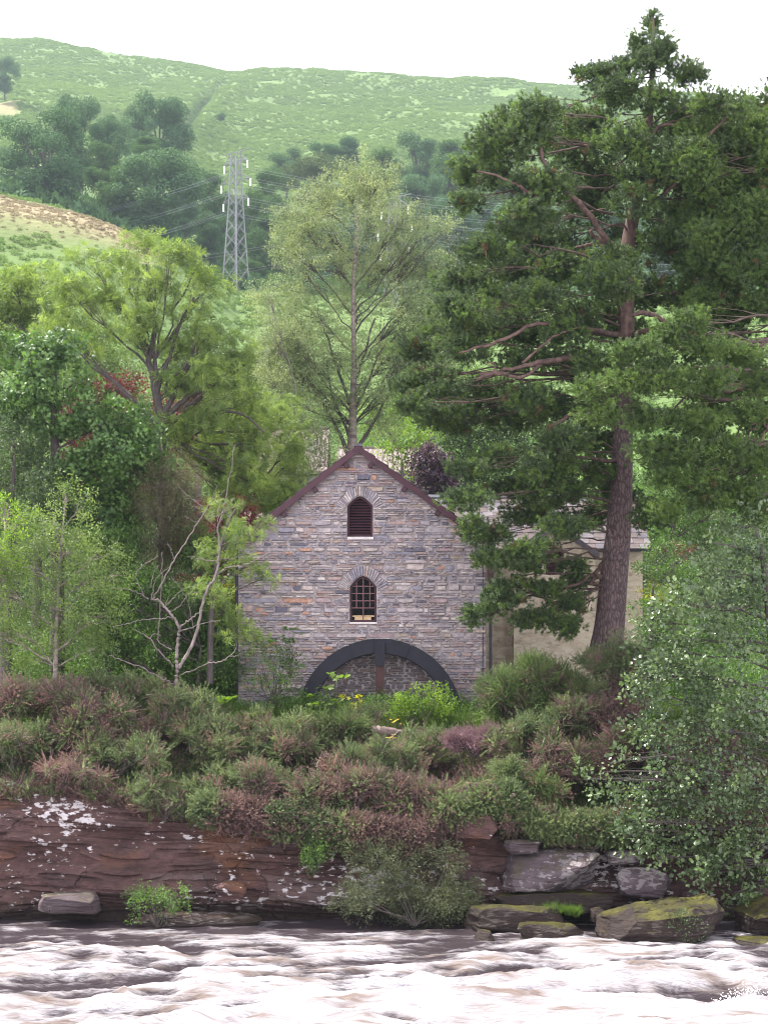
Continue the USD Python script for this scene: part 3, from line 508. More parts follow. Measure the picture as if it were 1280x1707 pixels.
M['glass'] = mat('window_glass', {'t': ('transparent_bsdf', {}), 'g': ('glossy_bsdf', {'roughness': 0.25}), 'f': ('fresnel', {'IOR': 1.06}), 'x': ('mix_closure', {})}, [('f.fac', 'x.fac'), ('t.BSDF', 'x.closure1'), ('g.BSDF', 'x.closure2')], surface='x.closure')
M['wheel_iron'] = plain('wheel_plate', (0.007, 0.007, 0.013), rough=0.6, var=0.4, scale=2.5, spec=0.2, bump=0.004)
M['rust'] = plain('rusty_spoke', (0.036, 0.015, 0.014), rough=0.8, var=0.4, scale=4)

YM = 46.0; KM = YM / F
MO = G(600, YM); MO[2] = 4.9
mx = lambda px: (px - CX) * KM - MO[0]
mz = lambda py: ZC + (HY - py) * KM - MO[2]
mill = thing('stone_mill', 'grey rubble stone watermill with a steep gable and maroon bargeboards', 'mill', MO)
xl, xr, xa, za = mx(397), mx(810), mx(597), mz(752)
zel, zer = mz(908), mz(905)
def window_shape(x0, x1, zb, zs, zt):
    c = (x0 + x1) / 2; a = np.linspace(0, 1, 6)
    L = [(x0 + (c - x0) * t, zs + (zt - zs) * (1 - (1 - t) ** 1.7)) for t in a]; R = [(x1 + (c - x1) * t, zs + (zt - zs) * (1 - (1 - t) ** 1.7)) for t in a[::-1]]
    return sg.Polygon([(x0, zb)] + L + R[1:] + [(x1, zb)])
w1 = window_shape(mx(579), mx(621.5), mz(895), mz(843), mz(827)); w2 = window_shape(mx(583), mx(627.5), mz(1037), mz(978), mz(960))
gable = sg.Polygon([(xl, -0.3), (xr, -0.3), (xr, zer), (xa, za), (xl, zel)])
def extrude(poly, y0, y1):
    """A polygon in x and z made solid from y0 to y1."""
    m = trimesh.creation.extrude_polygon(poly, y1 - y0, engine='earcut'); v = np.array(m.vertices)
    m.vertices = np.stack([v[:, 0], y1 - v[:, 2], v[:, 1]], 1)
    return m
front = obj('front_wall', extrude(gable.difference(w1).difference(w2), 0.0, 0.55), M['mortar'], mill)
DEPTH = 9.5
obj('side_wall', box(xl, xl + 0.5, 0.55, DEPTH, -0.3, zel - 0.1), M['mortar'], mill); obj('side_wall', box(xr - 0.5, xr, 0.55, DEPTH, -0.3, zer - 0.1), M['mortar'], mill)
obj('back_wall', extrude(gable, DEPTH, DEPTH + 0.5), M['mortar'], mill)
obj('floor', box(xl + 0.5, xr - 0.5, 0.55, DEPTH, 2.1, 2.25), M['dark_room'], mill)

rs = np.random.default_rng(11)
def stone_mesh(poly, proud, rng):
    """One rubble stone: its outline at the mortar, a smaller uneven face in front."""
    p = np.array(poly); c = p.mean(0); n = len(p)
    f1 = c + (p - c) * (1 - 0.02); f2 = c + (p - c) * np.array([1 - min(0.25, 0.03 / (np.ptp(p[:, 0]) + 1e-6)), 1 - min(0.35, 0.028 / (np.ptp(p[:, 1]) + 1e-6))])
    yy = -proud + rng.normal(size=n) * 0.008
    v = np.vstack([np.c_[p[:, 0], np.full(n, 0.03), p[:, 1]], np.c_[f1[:, 0], yy * 0.55, f1[:, 1]], np.c_[f2[:, 0], yy, f2[:, 1]], [[c[0], -proud - 0.012, c[1]]]])
    f = []
    for i in range(n):
        j = (i + 1) % n
        f += [[i, j, n + j], [i, n + j, n + i], [n + i, n + j, 2 * n + j], [n + i, 2 * n + j, 2 * n + i], [2 * n + i, 2 * n + j, 3 * n]]
    return v, np.array(f)
arch_keep = w1.buffer(0.30, join_style=2).intersection(sg.box(-9, mz(846), 9, 9)).union(w2.buffer(0.33, join_style=2).intersection(sg.box(-9, mz(982), 9, 9)))
clear = gable.buffer(-0.015).difference(w1.buffer(0.012)).difference(w2.buffer(0.012)).difference(arch_keep).difference(sg.box(mx(578), mz(900), mx(623), mz(894))).difference(sg.box(mx(582), mz(1041), mx(629), mz(1036)))
stones, z = [], -0.25
row = 0
while z < za:
    h = rs.choice([0.045, 0.065, 0.085, 0.11, 0.15], p=[0.22, 0.3, 0.26, 0.15, 0.07]); x = xl - rs.random() * 0.3
    while x < xr:
        w = float(np.clip(rs.lognormal(-1.15, 0.5), 0.12, 0.85)) * (0.6 + 4.0 * h); g = 0.010
        two = h > 0.11 and rs.random() < 0.3 and w > 0.2
        for (za0, za1) in ([(z, z + h * 0.48), (z + h * 0.52, z + h)] if two else [(z, z + h * (1.0 if rs.random() > 0.12 else 1.35))]):
            hh = za1 - za0; sl = rs.normal() * 0.02
            k = max(3, int(w / 0.12)); tx = np.linspace(x + g, x + w - g, k)
            bend = 0.02 * (noise(np.stack([tx * 1.6, np.full(k, z * 3), np.full(k, 2.0)], -1), 3) - 0.5)
            e = rs.random(4) * min(0.05, w * 0.2)
            tx0, tx1 = tx.copy(), tx.copy(); tx0[0] += e[0]; tx0[-1] -= e[1]; tx1[0] += e[2]; tx1[-1] -= e[3]
            taper = 1 - 0.35 * np.abs(np.linspace(-1, 1, k)) ** 4 * rs.random()
            bot = np.c_[tx0, za0 + g * 0.6 + bend + rs.normal(size=k) * 0.006 + (1 - taper) * hh * 0.4]; topp = np.c_[tx1, za1 - g * 0.6 + bend + rs.normal(size=k) * 0.006 - (1 - taper) * hh * 0.4]
            poly = sg.Polygon(np.vstack([bot, topp[::-1]])).buffer(0)
            poly = poly.intersection(clear)
            for q in getattr(poly, 'geoms', [poly]):
                if q.geom_type == 'Polygon' and q.area > 0.0025:
                    cc = np.array(q.simplify(0.004).exterior.coords)[:-1][::-1]
                    if len(cc) >= 3: stones.append((q.area, cc))
        x += w
    z += h
for w, zs_ in ((w1, mz(845)), (w2, mz(981))):                       # the thin stones of the arches, set on edge
    c = w.centroid; cxw = (w.bounds[0] + w.bounds[2]) / 2; zc_ = zs_ - 0.28
    outl = np.array([p for p in w.exterior.coords if p[1] >= zs_ - 0.02]); ang = np.arctan2(outl[:, 1] - zc_, outl[:, 0] - cxw); o = np.argsort(ang); ang, rr_ = ang[o], np.hypot(outl[:, 0] - cxw, outl[:, 1] - zc_)[o]
    a = ang[0] - 0.30
    while a < ang[-1] + 0.30:
        da = 0.055 + 0.07 * rs.random(); L = 0.24 + 0.10 * rs.random()
        r0 = np.interp([a, a + da], ang, rr_) + 0.015; r1_ = r0 + L
        pts = [(cxw + r * np.cos(t), zc_ + r * np.sin(t)) for r, t in ((r0[0], a + 0.008), (r1_[0], a + 0.008), (r1_[1] - 0.01, a + da - 0.008), (r0[1], a + da - 0.008))]
        q = sg.Polygon(pts).buffer(0).difference(w.buffer(0.008))
        if q.geom_type == 'Polygon' and q.area > 0.002: stones.append((9 + rs.random(), np.array(sg.polygon.orient(q, -1).exterior.coords)[:-1]))
        a += da
stones.sort(key=lambda s: -s[0])
rest = {}
for i, (ar, cc) in enumerate(stones):
    ci = int(rs.choice(10, p=STW)) if ar < 9 else int(rs.choice([0, 1, 2, 4, 7], p=[0.35, 0.2, 0.25, 0.08, 0.12]))
    v, f = stone_mesh(cc, 0.022 + 0.055 * rs.random() ** 1.5, rs)
    dw = np.hypot(cc[:, 0].mean() - mx(633), cc[:, 1].mean() - mz(1203))   # stones inside the wheel circle take the colours with its shade painted in
    in_shade = dw < 125 * KM
    if in_shade: ci = 10 + int(rs.integers(3))
    if i < 300: obj('stone', (v, f), (STONES + SHADED)[ci], front)
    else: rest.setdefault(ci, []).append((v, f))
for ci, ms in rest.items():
    obj('small_stones', cat_(ms), (STONES + SHADED)[ci], front, kind='stuff', label='the smaller rubble stones of the gable wall')

# roof: two slopes of slates, bargeboards, purlin ends
ov = 0.22
for side, (xe, ze) in (('l', (xl, zel)), ('r', (xr, zer))):
    d = np.array([xe - xa, 0, ze - za]); L = np.linalg.norm(d); d /= L; nrm = np.array([d[2], 0, -d[0]]); nrm *= np.sign(nrm[2])
    e = np.array([xa, 0, za]) + d * (L + 0.18)
    a0 = np.array([xa, 0, za]) + nrm * 0.02; 
    slab = []
    prof = np.array([a0, e + nrm * 0.02, e + nrm * 0.10, a0 + nrm * 0.10])
    pv = np.vstack([prof + [0, -ov, 0], prof + [0, DEPTH + 0.7, 0]]); hull = trimesh.Trimesh(pv).convex_hull if False else trimesh.convex.convex_hull(pv)
    roof = obj('roof', hull, M['slate'], mill)
    sl = []
    for r in range(int(L / 0.24) + 1):
        for k in range(int((DEPTH + 0.9) / 0.3)):
            s0 = L + 0.2 - r * 0.24; y0 = -ov + k * 0.3 + (r % 2) * 0.15
            if s0 < 0.25: continue
            lo, hi = a0 + d * s0 + nrm * 0.115, a0 + d * (s0 - 0.34) + nrm * 0.088
            q = np.array([lo + [0, y0, 0], lo + [0, y0 + 0.29, 0], hi + [0, y0 + 0.29, 0], hi + [0, y0, 0]])
            sl.append((np.vstack([q, q + nrm * 0.012]), np.array([[0, 2, 1], [0, 3, 2], [4, 5, 6], [4, 6, 7], [0, 1, 5], [0, 5, 4], [1, 2, 6], [1, 6, 5], [0, 4, 7], [0, 7, 3]])))
    obj('slates', cat_(sl), M['slate_c'], roof, kind='stuff')
    b0, b1 = a0 - nrm * 0.10, e - nrm * 0.09
    bp = np.array([a0 + nrm * 0.085 - d * 0.0, e + nrm * 0.085, b1, b0])
    bp[0, 0] = bp[3, 0] = xa; 
    bp[0, 2] += 0.06; 
    pv = np.vstack([bp + [0, -ov - 0.035, 0], bp + [0, -ov - 0.002, 0]])
    obj('bargeboard', trimesh.convex.convex_hull(pv), M['maroon'], mill)
    for s in (0.12, 0.38, 0.64, 0.9):
        c = a0 + d * (L * s) - nrm * 0.15
        m = trimesh.creation.box([0.13, ov + 0.04, 0.16]); m.apply_transform(trimesh.transformations.rotation_matrix(-math.atan2(d[2], d[0]), [0, 1, 0])); m.apply_translation(c + [0, -ov / 2 + 0.02, 0])
        obj('purlin_end', m, M['maroon'], mill)
    gut = trimesh.creation.cylinder(0.06, DEPTH + 0.8, sections=10); gut.apply_transform(trimesh.transformations.rotation_matrix(np.pi / 2, [1, 0, 0])); gut.apply_translation([e[0] + np.sign(xe) * 0.05, DEPTH / 2, e[2] - 0.02])
    obj('gutter', gut, M['black_iron'], mill)
obj('ridge_cap', box(xa - 0.12, xa + 0.12, -ov - 0.02, DEPTH + 0.7, za + 0.11, za + 0.19), M['slate'], mill)

# louvred opening
lv = obj('louvre', extrude(w1.difference(w1.buffer(-0.055)), 0.10, 0.19), M['maroon'], mill)
x0, _, x1, _ = w1.bounds
lz0, lz1 = mz(893), mz(833)
for k in range(13):
    zz = lz0 + (lz1 - lz0) * (k + 0.3) / 13
    wd = (x1 - x0) / 2 - 0.06
    half = w1.intersection(sg.box(-9, zz, 9, zz + 0.03)).bounds
    a, b = max(x0 + 0.055, half[0] + 0.05), min(x1 - 0.055, half[2] - 0.05)
    if b - a < 0.1: continue
    m = trimesh.creation.box([b - a, 0.07, 0.014]); m.apply_transform(trimesh.transformations.rotation_matrix(0.75, [1, 0, 0])); m.apply_translation([(a + b) / 2, 0.15, zz + 0.03])
    obj('slat', m, M['maroon'], lv)
obj('added_backing', box(xl + 0.52, xr - 0.52, 1.6, 1.7, 2.3, zel - 0.3), M['dark_room'], mill); obj('loft_floor', box(xl + 0.52, xr - 0.52, 0.56, 1.6, mz(940), mz(938)), M['dark_room'], mill)  # the first box is an unseen backing added to darken the panes
obj('vent_shade_sheet', extrude(w1, 0.5, 0.54), M['dark_room'], mill)  # near-black sheet, painted shade of the loft behind the slats
obj('sill', box(mx(579), mx(622.5), -0.05, 0.2, mz(899.5), mz(895) - 0.004), M['sill'], mill)
# glazed window
M['bar_paint'] = plain('brown_bar_paint', (0.10, 0.045, 0.05), rough=0.6, var=0.2, scale=3)
gw = obj('window', extrude(w2.difference(w2.buffer(-0.06)), 0.10, 0.20), M['maroon'], mill)
x0, _, x1, _ = w2.bounds; inner = w2.buffer(-0.058)
zs_rows = [mz(1032), mz(1013), mz(1001), mz(989), mz(977)]
for k in range(1, 4):
    xx = x0 + (x1 - x0) * k / 4; zlo = mz(1013) if k != 2 else inner.bounds[1]
    pc = inner.intersection(sg.box(xx - 0.015, zlo, xx + 0.015, 99))
    if not pc.is_empty: obj('glazing_bar', extrude(pc, 0.115, 0.165), M['bar_paint'], gw)
for zz in zs_rows[1:]:
    pc = inner.intersection(sg.box(-9, zz - 0.015, 9, zz + 0.015))
    obj('glazing_bar', extrude(pc, 0.118, 0.162), M['bar_paint'], gw)
edges = [inner.bounds[1]] + zs_rows[1:] + [inner.bounds[3]]
for r in range(len(edges) - 1):
    cols = [x0, (x0 + x1) / 2, x1] if r == 0 else [x0 + (x1 - x0) * k / 4 for k in range(5)]
    for c in range(len(cols) - 1):
        pc = inner.intersection(sg.box(cols[c], edges[r], cols[c + 1], edges[r + 1]))
        if pc.geom_type == 'Polygon' and pc.area > 0.001: obj('pane', extrude(pc, 0.144, 0.150), M['glass'], gw)
obj('ledge_board', box(x0 + 0.07, x1 - 0.07, 0.22, 0.40, mz(1027.5), mz(1025.5)), M['pale_wood'], mill)
obj('ledge_block', box(x0 + 0.14, (x0 + x1) / 2 - 0.02, 0.24, 0.36, mz(1033), mz(1028)), M['pale_wood'], mill); obj('ledge_block', box((x0 + x1) / 2 + 0.01, x1 - 0.16, 0.24, 0.36, mz(1033), mz(1028)), M['pale_wood'], mill)
obj('sill', box(mx(582.5), mx(628.5), -0.05, 0.2, mz(1040.5), mz(1037) - 0.004), M['sill'], mill)
# pipes and the bracket at the corner
def pipe(name, px, p0, p1, r, yy):
    c = trimesh.creation.cylinder(r, abs(mz(p0) - mz(p1)), sections=10); c.apply_translation([mx(px), yy, (mz(p0) + mz(p1)) / 2]); return obj(name, c, M['black_iron'], mill, smooth=40)
pipe('downpipe', 818, 925, 1150, 0.045, 0.10); pipe('downpipe', 394.5, 925, 1150, 0.045, 0.05); pipe('cable', 804.5, 905, 1150, 0.014, -0.06)
br = np.array([(812, 940), (831, 938), (829, 950), (823, 957), (820, 968), (812, 968)]); brp = sg.Polygon([(mx(a), mz(b)) for a, b in br])
obj('eaves_bracket', extrude(brp, -0.12, 0.05), M['maroon'], mill)

# ---------------------------------------------------------------- the waterwheel
WC = P(633, 1203, YM - 0.75); KW = (YM - 0.75) / F
RO, RI = 138 * KW, 114 * KW
wheel = thing('waterwheel', 'big black waterwheel half sunk at the foot of the gable', 'waterwheel', WC)
def arc(r0, r1, a0, a1, n):
    t = np.linspace(a0, a1, n); return sg.Polygon([(r1 * np.cos(x), r1 * np.sin(x)) for x in t] + [(r0 * np.cos(x), r0 * np.sin(x)) for x in t[::-1]])
for k in range(8):
    a0 = np.pi / 2 - np.pi / 8 + k * np.pi / 4 + 0.003; a1 = a0 + np.pi / 4 - 0.006
    off = 0.006 * (k % 2)
    obj('rim_plate', extrude(arc(RI, RO, a0, a1, 18), -0.04 - off, 0.0 - off), M['wheel_iron'], wheel)
obj('back_rim', extrude(arc(RI, RO, 0, 2 * np.pi - 1e-4, 96), 0.66, 0.70), M['wheel_iron'], wheel)
obj('sole_ring', extrude(arc(RI + 0.02, RI + 0.05, 0, 2 * np.pi - 1e-4, 96), 0.0, 0.66), M['wheel_iron'], wheel)
for k in range(32):
    a = k * np.pi / 16 + 0.05; c, s_ = np.cos(a), np.sin(a)
    m = trimesh.creation.box([RO - RI - 0.07, 0.64, 0.02]); m.apply_translation([(RO + RI) / 2, 0.33, 0]); m.apply_transform(trimesh.transformations.rotation_matrix(-a, [0, 1, 0])); obj('paddle', m, M['rust'], wheel)
for k in range(4):
    m = trimesh.creation.box([0.25, 0.05, RI - 0.2]); m.apply_translation([0, -0.055 - 0.003 * k, (RI + 0.25) / 2]); m.apply_transform(trimesh.transformations.rotation_matrix(k * np.pi / 2, [0, 1, 0])); obj('spoke', m, M['rust'], wheel)
    m = trimesh.creation.box([0.29, 0.03, 0.72]); m.apply_translation([0, -0.10, RI - 0.02 + 0.0]); m.apply_transform(trimesh.transformations.rotation_matrix(k * np.pi / 2, [0, 1, 0])); obj('spoke_shoe', m, M['wheel_iron'], wheel)
hub = trimesh.creation.cylinder(0.3, 0.3, sections=24); hub.apply_transform(trimesh.transformations.rotation_matrix(np.pi / 2, [1, 0, 0])); obj('hub', hub, M['wheel_iron'], wheel, smooth=30)
ax_ = trimesh.creation.cylinder(0.12, 1.0, sections=16); ax_.apply_transform(trimesh.transformations.rotation_matrix(np.pi / 2, [1, 0, 0])); ax_.apply_translation([0, 0.35, 0]); obj('axle', ax_, M['wheel_iron'], wheel, smooth=30)

# ---------------------------------------------------------------- the cream annex beside the mill
YA = 49.0; KA = YA / F
AO = G(945, YA); AO[2] = 5.0
ax = lambda px: (px - CX) * KA - AO[0]
az = lambda py: ZC + (HY - py) * KA - AO[2]
annex = thing('cream_annex', 'low cream rendered annex with a slate roof behind the big pine trunk', 'building', AO)
lo = (ax(909.5), ax(939.5), az(957), az(917))
wallp = sg.Polygon([(ax(806), -0.2), (ax(1074), -0.2), (ax(1074), az(912)), (ax(806), az(912))])
obj('wall', extrude(wallp, 0.35, 0.75), M['harl'], annex)
gp = sg.Polygon([(ax(856), -0.2), (ax(992), -0.2), (ax(992), az(924)), (ax(924), az(880)), (ax(856), az(924))])
obj('gable_wall', extrude(gp.difference(sg.box(lo[0], lo[2], lo[1], lo[3])), 0.0, 0.35), M['harl'], annex)
lvf = obj('louvre', extrude(sg.box(lo[0], lo[2], lo[1], lo[3]).difference(sg.box(lo[0] + 0.05, lo[2] + 0.05, lo[1] - 0.05, lo[3] - 0.05)), 0.04, 0.12), M['maroon'], annex)
for k in range(7):
    zz = lo[2] + 0.08 + (lo[3] - lo[2] - 0.13) * k / 6.5
    m = trimesh.creation.box([lo[1] - lo[0] - 0.1, 0.10, 0.018]); m.apply_transform(trimesh.transformations.rotation_matrix(0.75, [1, 0, 0])); m.apply_translation([(lo[0] + lo[1]) / 2, 0.08, zz + 0.03]); obj('slat', m, M['maroon'], lvf)
# main roof: a slope that faces the river, slate by slate
rz0, rz1 = az(914), az(914) + 1.95
ey, ry = 0.12, 2.6
slope = np.array([0, ry - ey, rz1 - rz0]); SL = np.linalg.norm(slope); sd = slope / SL; sn = np.array([0, -sd[2], sd[1]])
xa0, xa1 = ax(700), ax(1086)
base = np.array([[xa0, ey, rz0], [xa1, ey, rz0], [xa1, ry, rz1], [xa0, ry, rz1]]); basev = np.vstack([base, base - sn * 0.08])
roofA = obj('roof', trimesh.convex.convex_hull(basev), M['slate'], annex)
bk = np.array([[xa0, ry, rz1], [xa1, ry, rz1], [xa1, 2 * ry - ey, rz0], [xa0, 2 * ry - ey, rz0]]); obj('back_slope', trimesh.convex.convex_hull(np.vstack([bk, bk - [0, 0, 0.08]])), M['slate'], annex)
rows = int(SL / 0.30); cols = int((xa1 - xa0) / 0.34); sln = 0
for r in range(rows):
    for c in range(cols):
        w = (xa1 - xa0) / cols; x0_ = xa0 + (c + 0.5 * (r % 2)) * w; j = rs.normal() * 0.004
        a = base[0] * [0, 1, 1] + sd * (r * SL / rows - 0.03) + sn * (0.030 + j); b = base[0] * [0, 1, 1] + sd * min((r + 1.35) * SL / rows, SL) + sn * (0.012 + j)
        q = np.array([a + [x0_ + 0.006, 0, 0], a + [min(x0_ + w - 0.006, xa1 + 0.02), 0, 0], b + [min(x0_ + w - 0.006, xa1 + 0.02), 0, 0], b + [x0_ + 0.006, 0, 0]])
        sv = np.vstack([q - sn * 0.010, q]); sf = np.array([[4, 5, 6], [4, 6, 7], [0, 1, 5], [0, 5, 4], [1, 2, 6], [1, 6, 5], [0, 4, 7], [0, 7, 3]])
        obj('slate', (sv, sf), M[['slate', 'slate_b', 'slate_c'][int(rs.integers(3))]], roofA); sln += 1
obj('ridge_cap', box(xa0, xa1, ry - 0.12, ry + 0.12, rz1 - 0.02, rz1 + 0.07), M['lead'], annex)
obj('eaves_gutter', box(ax(996), xa1, 0.02, 0.10, rz0 - 0.10, rz0 - 0.02), M['black_iron'], annex)
for s in (-1, 1):
    ap, ev = np.array([ax(924), 0, az(876)]), np.array([ax(924) + s * (ax(998) - ax(924)), 0, az(927)])
    pr = np.array([ap, ev, ev + [0, 0, 0.1], ap + [0, 0, 0.1]]); gr = obj('porch_roof', trimesh.convex.convex_hull(np.vstack([pr + [0, -0.12, 0], pr + [0, 1.4, 0]])), M['slate_b'], annex)
    pb = np.array([ap - [0, 0, 0.12], ev - [0, 0, 0.08], ev + [0, 0, 0.06], ap + [0, 0, 0.06]]); obj('bargeboard', trimesh.convex.convex_hull(np.vstack([pb + [0, -0.16, 0], pb + [0, -0.125, 0]])), M['slate'], annex)

# ---------------------------------------------------------------- houses up the slope
M['tile'] = mat('brown_roof_tile', {'g': ('geometry', {}), 'sx': ('separate_xyz', {}), 'w': ('wave_texture', {'wave_type': 'bands', 'bands_direction': 'x', 'scale': 1.1}), 'n': ('noise_texture', {'scale': 2.0, 'detail': 4.0}), 'r': ('rgb_ramp', {'ramp': [(0.3, (0.085, 0.06, 0.057)), (0.7, (0.14, 0.10, 0.095))]}), 'b': ('bump', {'strength': 1.0, 'distance': 0.06}), 'p': ('principled_bsdf', {'roughness': 0.8})},
    [('g.position', 'w.vector'), ('g.position', 'n.vector'), ('n.fac', 'r.fac'), ('r.color', 'p.base_color'), ('w.fac', 'b.height'), ('b.normal', 'p.normal')])
M['white_wall'] = plain('white_wall', (0.24, 0.23, 0.21), rough=0.9, var=0.1)
def house(label, px0, px1, py_ridge, py_eave, y, wall, roofm, chim=None, depth=7.0, skylight=None):
    k = y / F; x0, x1 = (px0 - CX) * k, (px1 - CX) * k; zr, ze = ZC + (HY - py_ridge) * k, ZC + (HY - py_eave) * k
    gz = ground_at((px0 + px1) / 2, y) - 0.5; c = (x0 + x1) / 2
    t = thing('house', label, 'house', (c, y, gz)); X0, X1, ZR, ZE = x0 - c, x1 - c, zr - gz, ze - gz
    obj('wall', box(X0 + 0.3, X1 - 0.3, 0.3, depth - 0.3, 0, ZE - 0.05), wall, t)
    pr = np.array([[0, 0, ZE], [0, depth / 2, ZR], [0, depth, ZE], [0, depth, ZE + 0.15], [0, depth / 2, ZR + 0.18], [0, 0, ZE + 0.15]])
    m1 = trimesh.convex.convex_hull(np.vstack([pr[[0, 1, 4, 5]] + [X0, 0, 0], pr[[0, 1, 4, 5]] + [X1, 0, 0]])); m2 = trimesh.convex.convex_hull(np.vstack([pr[[1, 2, 3, 4]] + [X0, 0.002, 0], pr[[1, 2, 3, 4]] + [X1, 0.002, 0]]))
    rf = obj('roof', cat_([m1, m2]), roofm, t); obj('ridge_tiles', box(X0, X1, depth / 2 - 0.12, depth / 2 + 0.12, ZR + 0.14, ZR + 0.24), M['tile'], rf)
    gpoly = np.array([[0.3, ZE - 0.05], [depth - 0.3, ZE - 0.05], [depth / 2, ZR - 0.05]])
    for xx in (X0 + 0.3, X1 - 0.5):
        pv = np.array([[xx, a, b] for a, b in gpoly] + [[xx + 0.2, a, b] for a, b in gpoly]); obj('gable', trimesh.convex.convex_hull(pv), wall, t)
    for q in (0.25, 0.6):
        wx_ = X0 + (X1 - X0) * q; obj('window', box(wx_, wx_ + 1.1, 0.27, 0.32, ZE - 1.7, ZE - 0.5), M['dark_room'], t)
    if chim: obj('chimney', box(X0 + (X1 - X0) * chim, X0 + (X1 - X0) * chim + 0.8, depth / 2 - 0.4, depth / 2 + 0.4, ZR - 0.4, ZR + 1.0), wall, t)
    if skylight:
        s0, s1 = skylight; pz = lambda f: ZE + 0.15 + (ZR - ZE) * f + 0.06
        q = np.array([[s0 * (X1 - X0) + X0, depth / 2 * 0.45, pz(0.45)], [s1 * (X1 - X0) + X0, depth / 2 * 0.45, pz(0.45)], [s1 * (X1 - X0) + X0, depth / 2 * 0.75, pz(0.75)], [s0 * (X1 - X0) + X0, depth / 2 * 0.75, pz(0.75)]])
        obj('roof_light', trimesh.convex.convex_hull(np.vstack([q, q + [0, 0, 0.06]])), M['white_wall'], rf)
    return t
house('house with a grey roof and white roof light, left of the tall birch', 398, 545, 700, 790, 84, M['white_wall'], M['tile'], skylight=(0.72, 0.86))
house('house with a brown tiled roof just behind the tip of the mill gable', 560, 690, 735, 790, 88, M['white_wall'], M['tile'])
house('small outhouse with a pinkish roof beside the left eave of the mill', 396, 462, 846, 905, 60, M['harl'], plain('pink_roof_sheet', (0.22, 0.155, 0.16), var=0.2, scale=3), depth=4.0)

# ---------------------------------------------------------------- pylons and wires
M['steel'] = plain('galvanised_steel', (0.13, 0.135, 0.145), rough=0.5, var=0.15, scale=2)
M['porcelain'] = plain('white_insulator', (0.82, 0.82, 0.82), rough=0.4, var=0.05)
M['wire'] = plain('bare_wire', (0.22, 0.23, 0.25), rough=0.45, var=0.1)
def pylon(label, px, y, py_base, py_top, rot):
    k = y / F; H = (py_base - py_top) * k; base = P(px, py_base, y); s = H / 24.0
    t = thing('pylon', label, 'pylon', base, math.degrees(rot), group='pylons on the hillside')
    wid = lambda z: np.interp(z / H, [0, 0.62, 1.0], [1.85, 0.9, 0.6]) * s
    cor = lambda i, z: np.array([(-1, 1, 1, -1)[i] * wid(z), (-1, -1, 1, 1)[i] * wid(z), z])
    zs = np.array([-0.09, 0.08, 0.22, 0.35, 0.46, 0.56, 0.645, 0.72, 0.79, 0.86, 0.93, 1.0]) * H
    for i in range(4):
        obj('leg', cat_([bar(cor(i, a), cor(i, b), 0.15 * s) for a, b in ((-0.1 * H, 0.62 * H), (0.62 * H, H))]), M['steel'], t)
    for i in range(4):
        j = (i + 1) % 4
        for a, b in zip(zs[:-1], zs[1:]):
            obj('brace', bar(cor(i, a), cor(j, b), 0.075 * s), M['steel'], t); obj('brace', bar(cor(j, a), cor(i, b), 0.075 * s), M['steel'], t)
    ends = []
    for lev, reach in ((0.97, 2.6), (0.835, 3.3), (0.70, 2.8)):
        for sx in (-1, 1):
            z = lev * H; tip = np.array([sx * reach * s, 0, z - 0.1 * s])
            a = obj('cross_arm', cat_([bar(cor(i, z), tip, 0.11 * s) for i in ((1, 2) if sx > 0 else (0, 3))] + [bar(cor(i, z + 1.3 * s), tip, 0.09 * s) for i in ((1, 2) if sx > 0 else (0, 3))]), M['steel'], t)
            n = 8; prof = [(0.0, 0.0)]
            for q in range(n): prof += [(0.06 * s, q * 0.17 * s + 0.01), (0.17 * s, q * 0.17 * s + 0.05 * s), (0.17 * s, q * 0.17 * s + 0.09 * s), (0.06 * s, q * 0.17 * s + 0.14 * s)]
            prof += [(0.0, n * 0.17 * s)]
            ins = trimesh.creation.revolve(np.array(prof), sections=10); ins.apply_translation(tip - [0, 0, n * 0.17 * s + 0.1 * s]); obj('insulator', ins, M['porcelain'], t, smooth=40)
            e = tip - [0, 0, (n * 0.17 + 0.15) * s]; c, sn_ = math.cos(rot), math.sin(rot)
            ends.append(base + [e[0] * c - e[1] * sn_, e[0] * sn_ + e[1] * c, e[2]])
    obj('earth_arm', cat_([bar([-3.0 * s, 0, H + 0.9 * s], [3.2 * s, 0, H + 0.9 * s], 0.11 * s)] + [bar(cor(i, H), [(-1.2, 1.2, 1.2, -1.2)[i] * s, 0, H + 0.9 * s], 0.1 * s) for i in range(4)]), M['steel'], t)
    return ends
PYL1 = pylon('grey lattice pylon standing clear of the trees left of the tall birch', 393, 258, 497, 262, math.radians(-36))
PYL2 = pylon('second lattice pylon, seen in pieces through the crown of the tall birch', 658, 232, 590, 338, math.radians(-36))
def wire(label, pts_a, pts_b, sag, r=0.014):
    a, b = np.asarray(pts_a, float), np.asarray(pts_b, float); u = np.linspace(0, 1, 28)[:, None]
    p = a + (b - a) * u; p[:, 2] -= sag * 4 * (u * (1 - u))[:, 0]
    m = tube(p - a, r, 5); t = thing('power_wire', label, 'wire', a, group='wires of the power line'); obj('wire_strand', m, M['wire'], t)
order = ['upper left', 'upper right', 'middle left', 'middle right', 'lower left', 'lower right']
for e, o in zip(PYL1, order):
    X, Y = CX + e[0] * F / e[1], HY - (e[2] - ZC) * F / e[1]
    for q in (-0.22, 0.22):
        off = np.array([0, 0, q])
        side_ = 'higher' if q > 0 else 'lower'
        wire(f'{side_} wire of the pair running left from the {o} insulator of the grey pylon', e + off, P(-420, Y + 118, 300) + off, 5.0)
        wire(f'{side_} wire of the pair running right from the {o} insulator of the grey pylon', e + off, P(1500, Y + 10, 330) + off, 7.0)
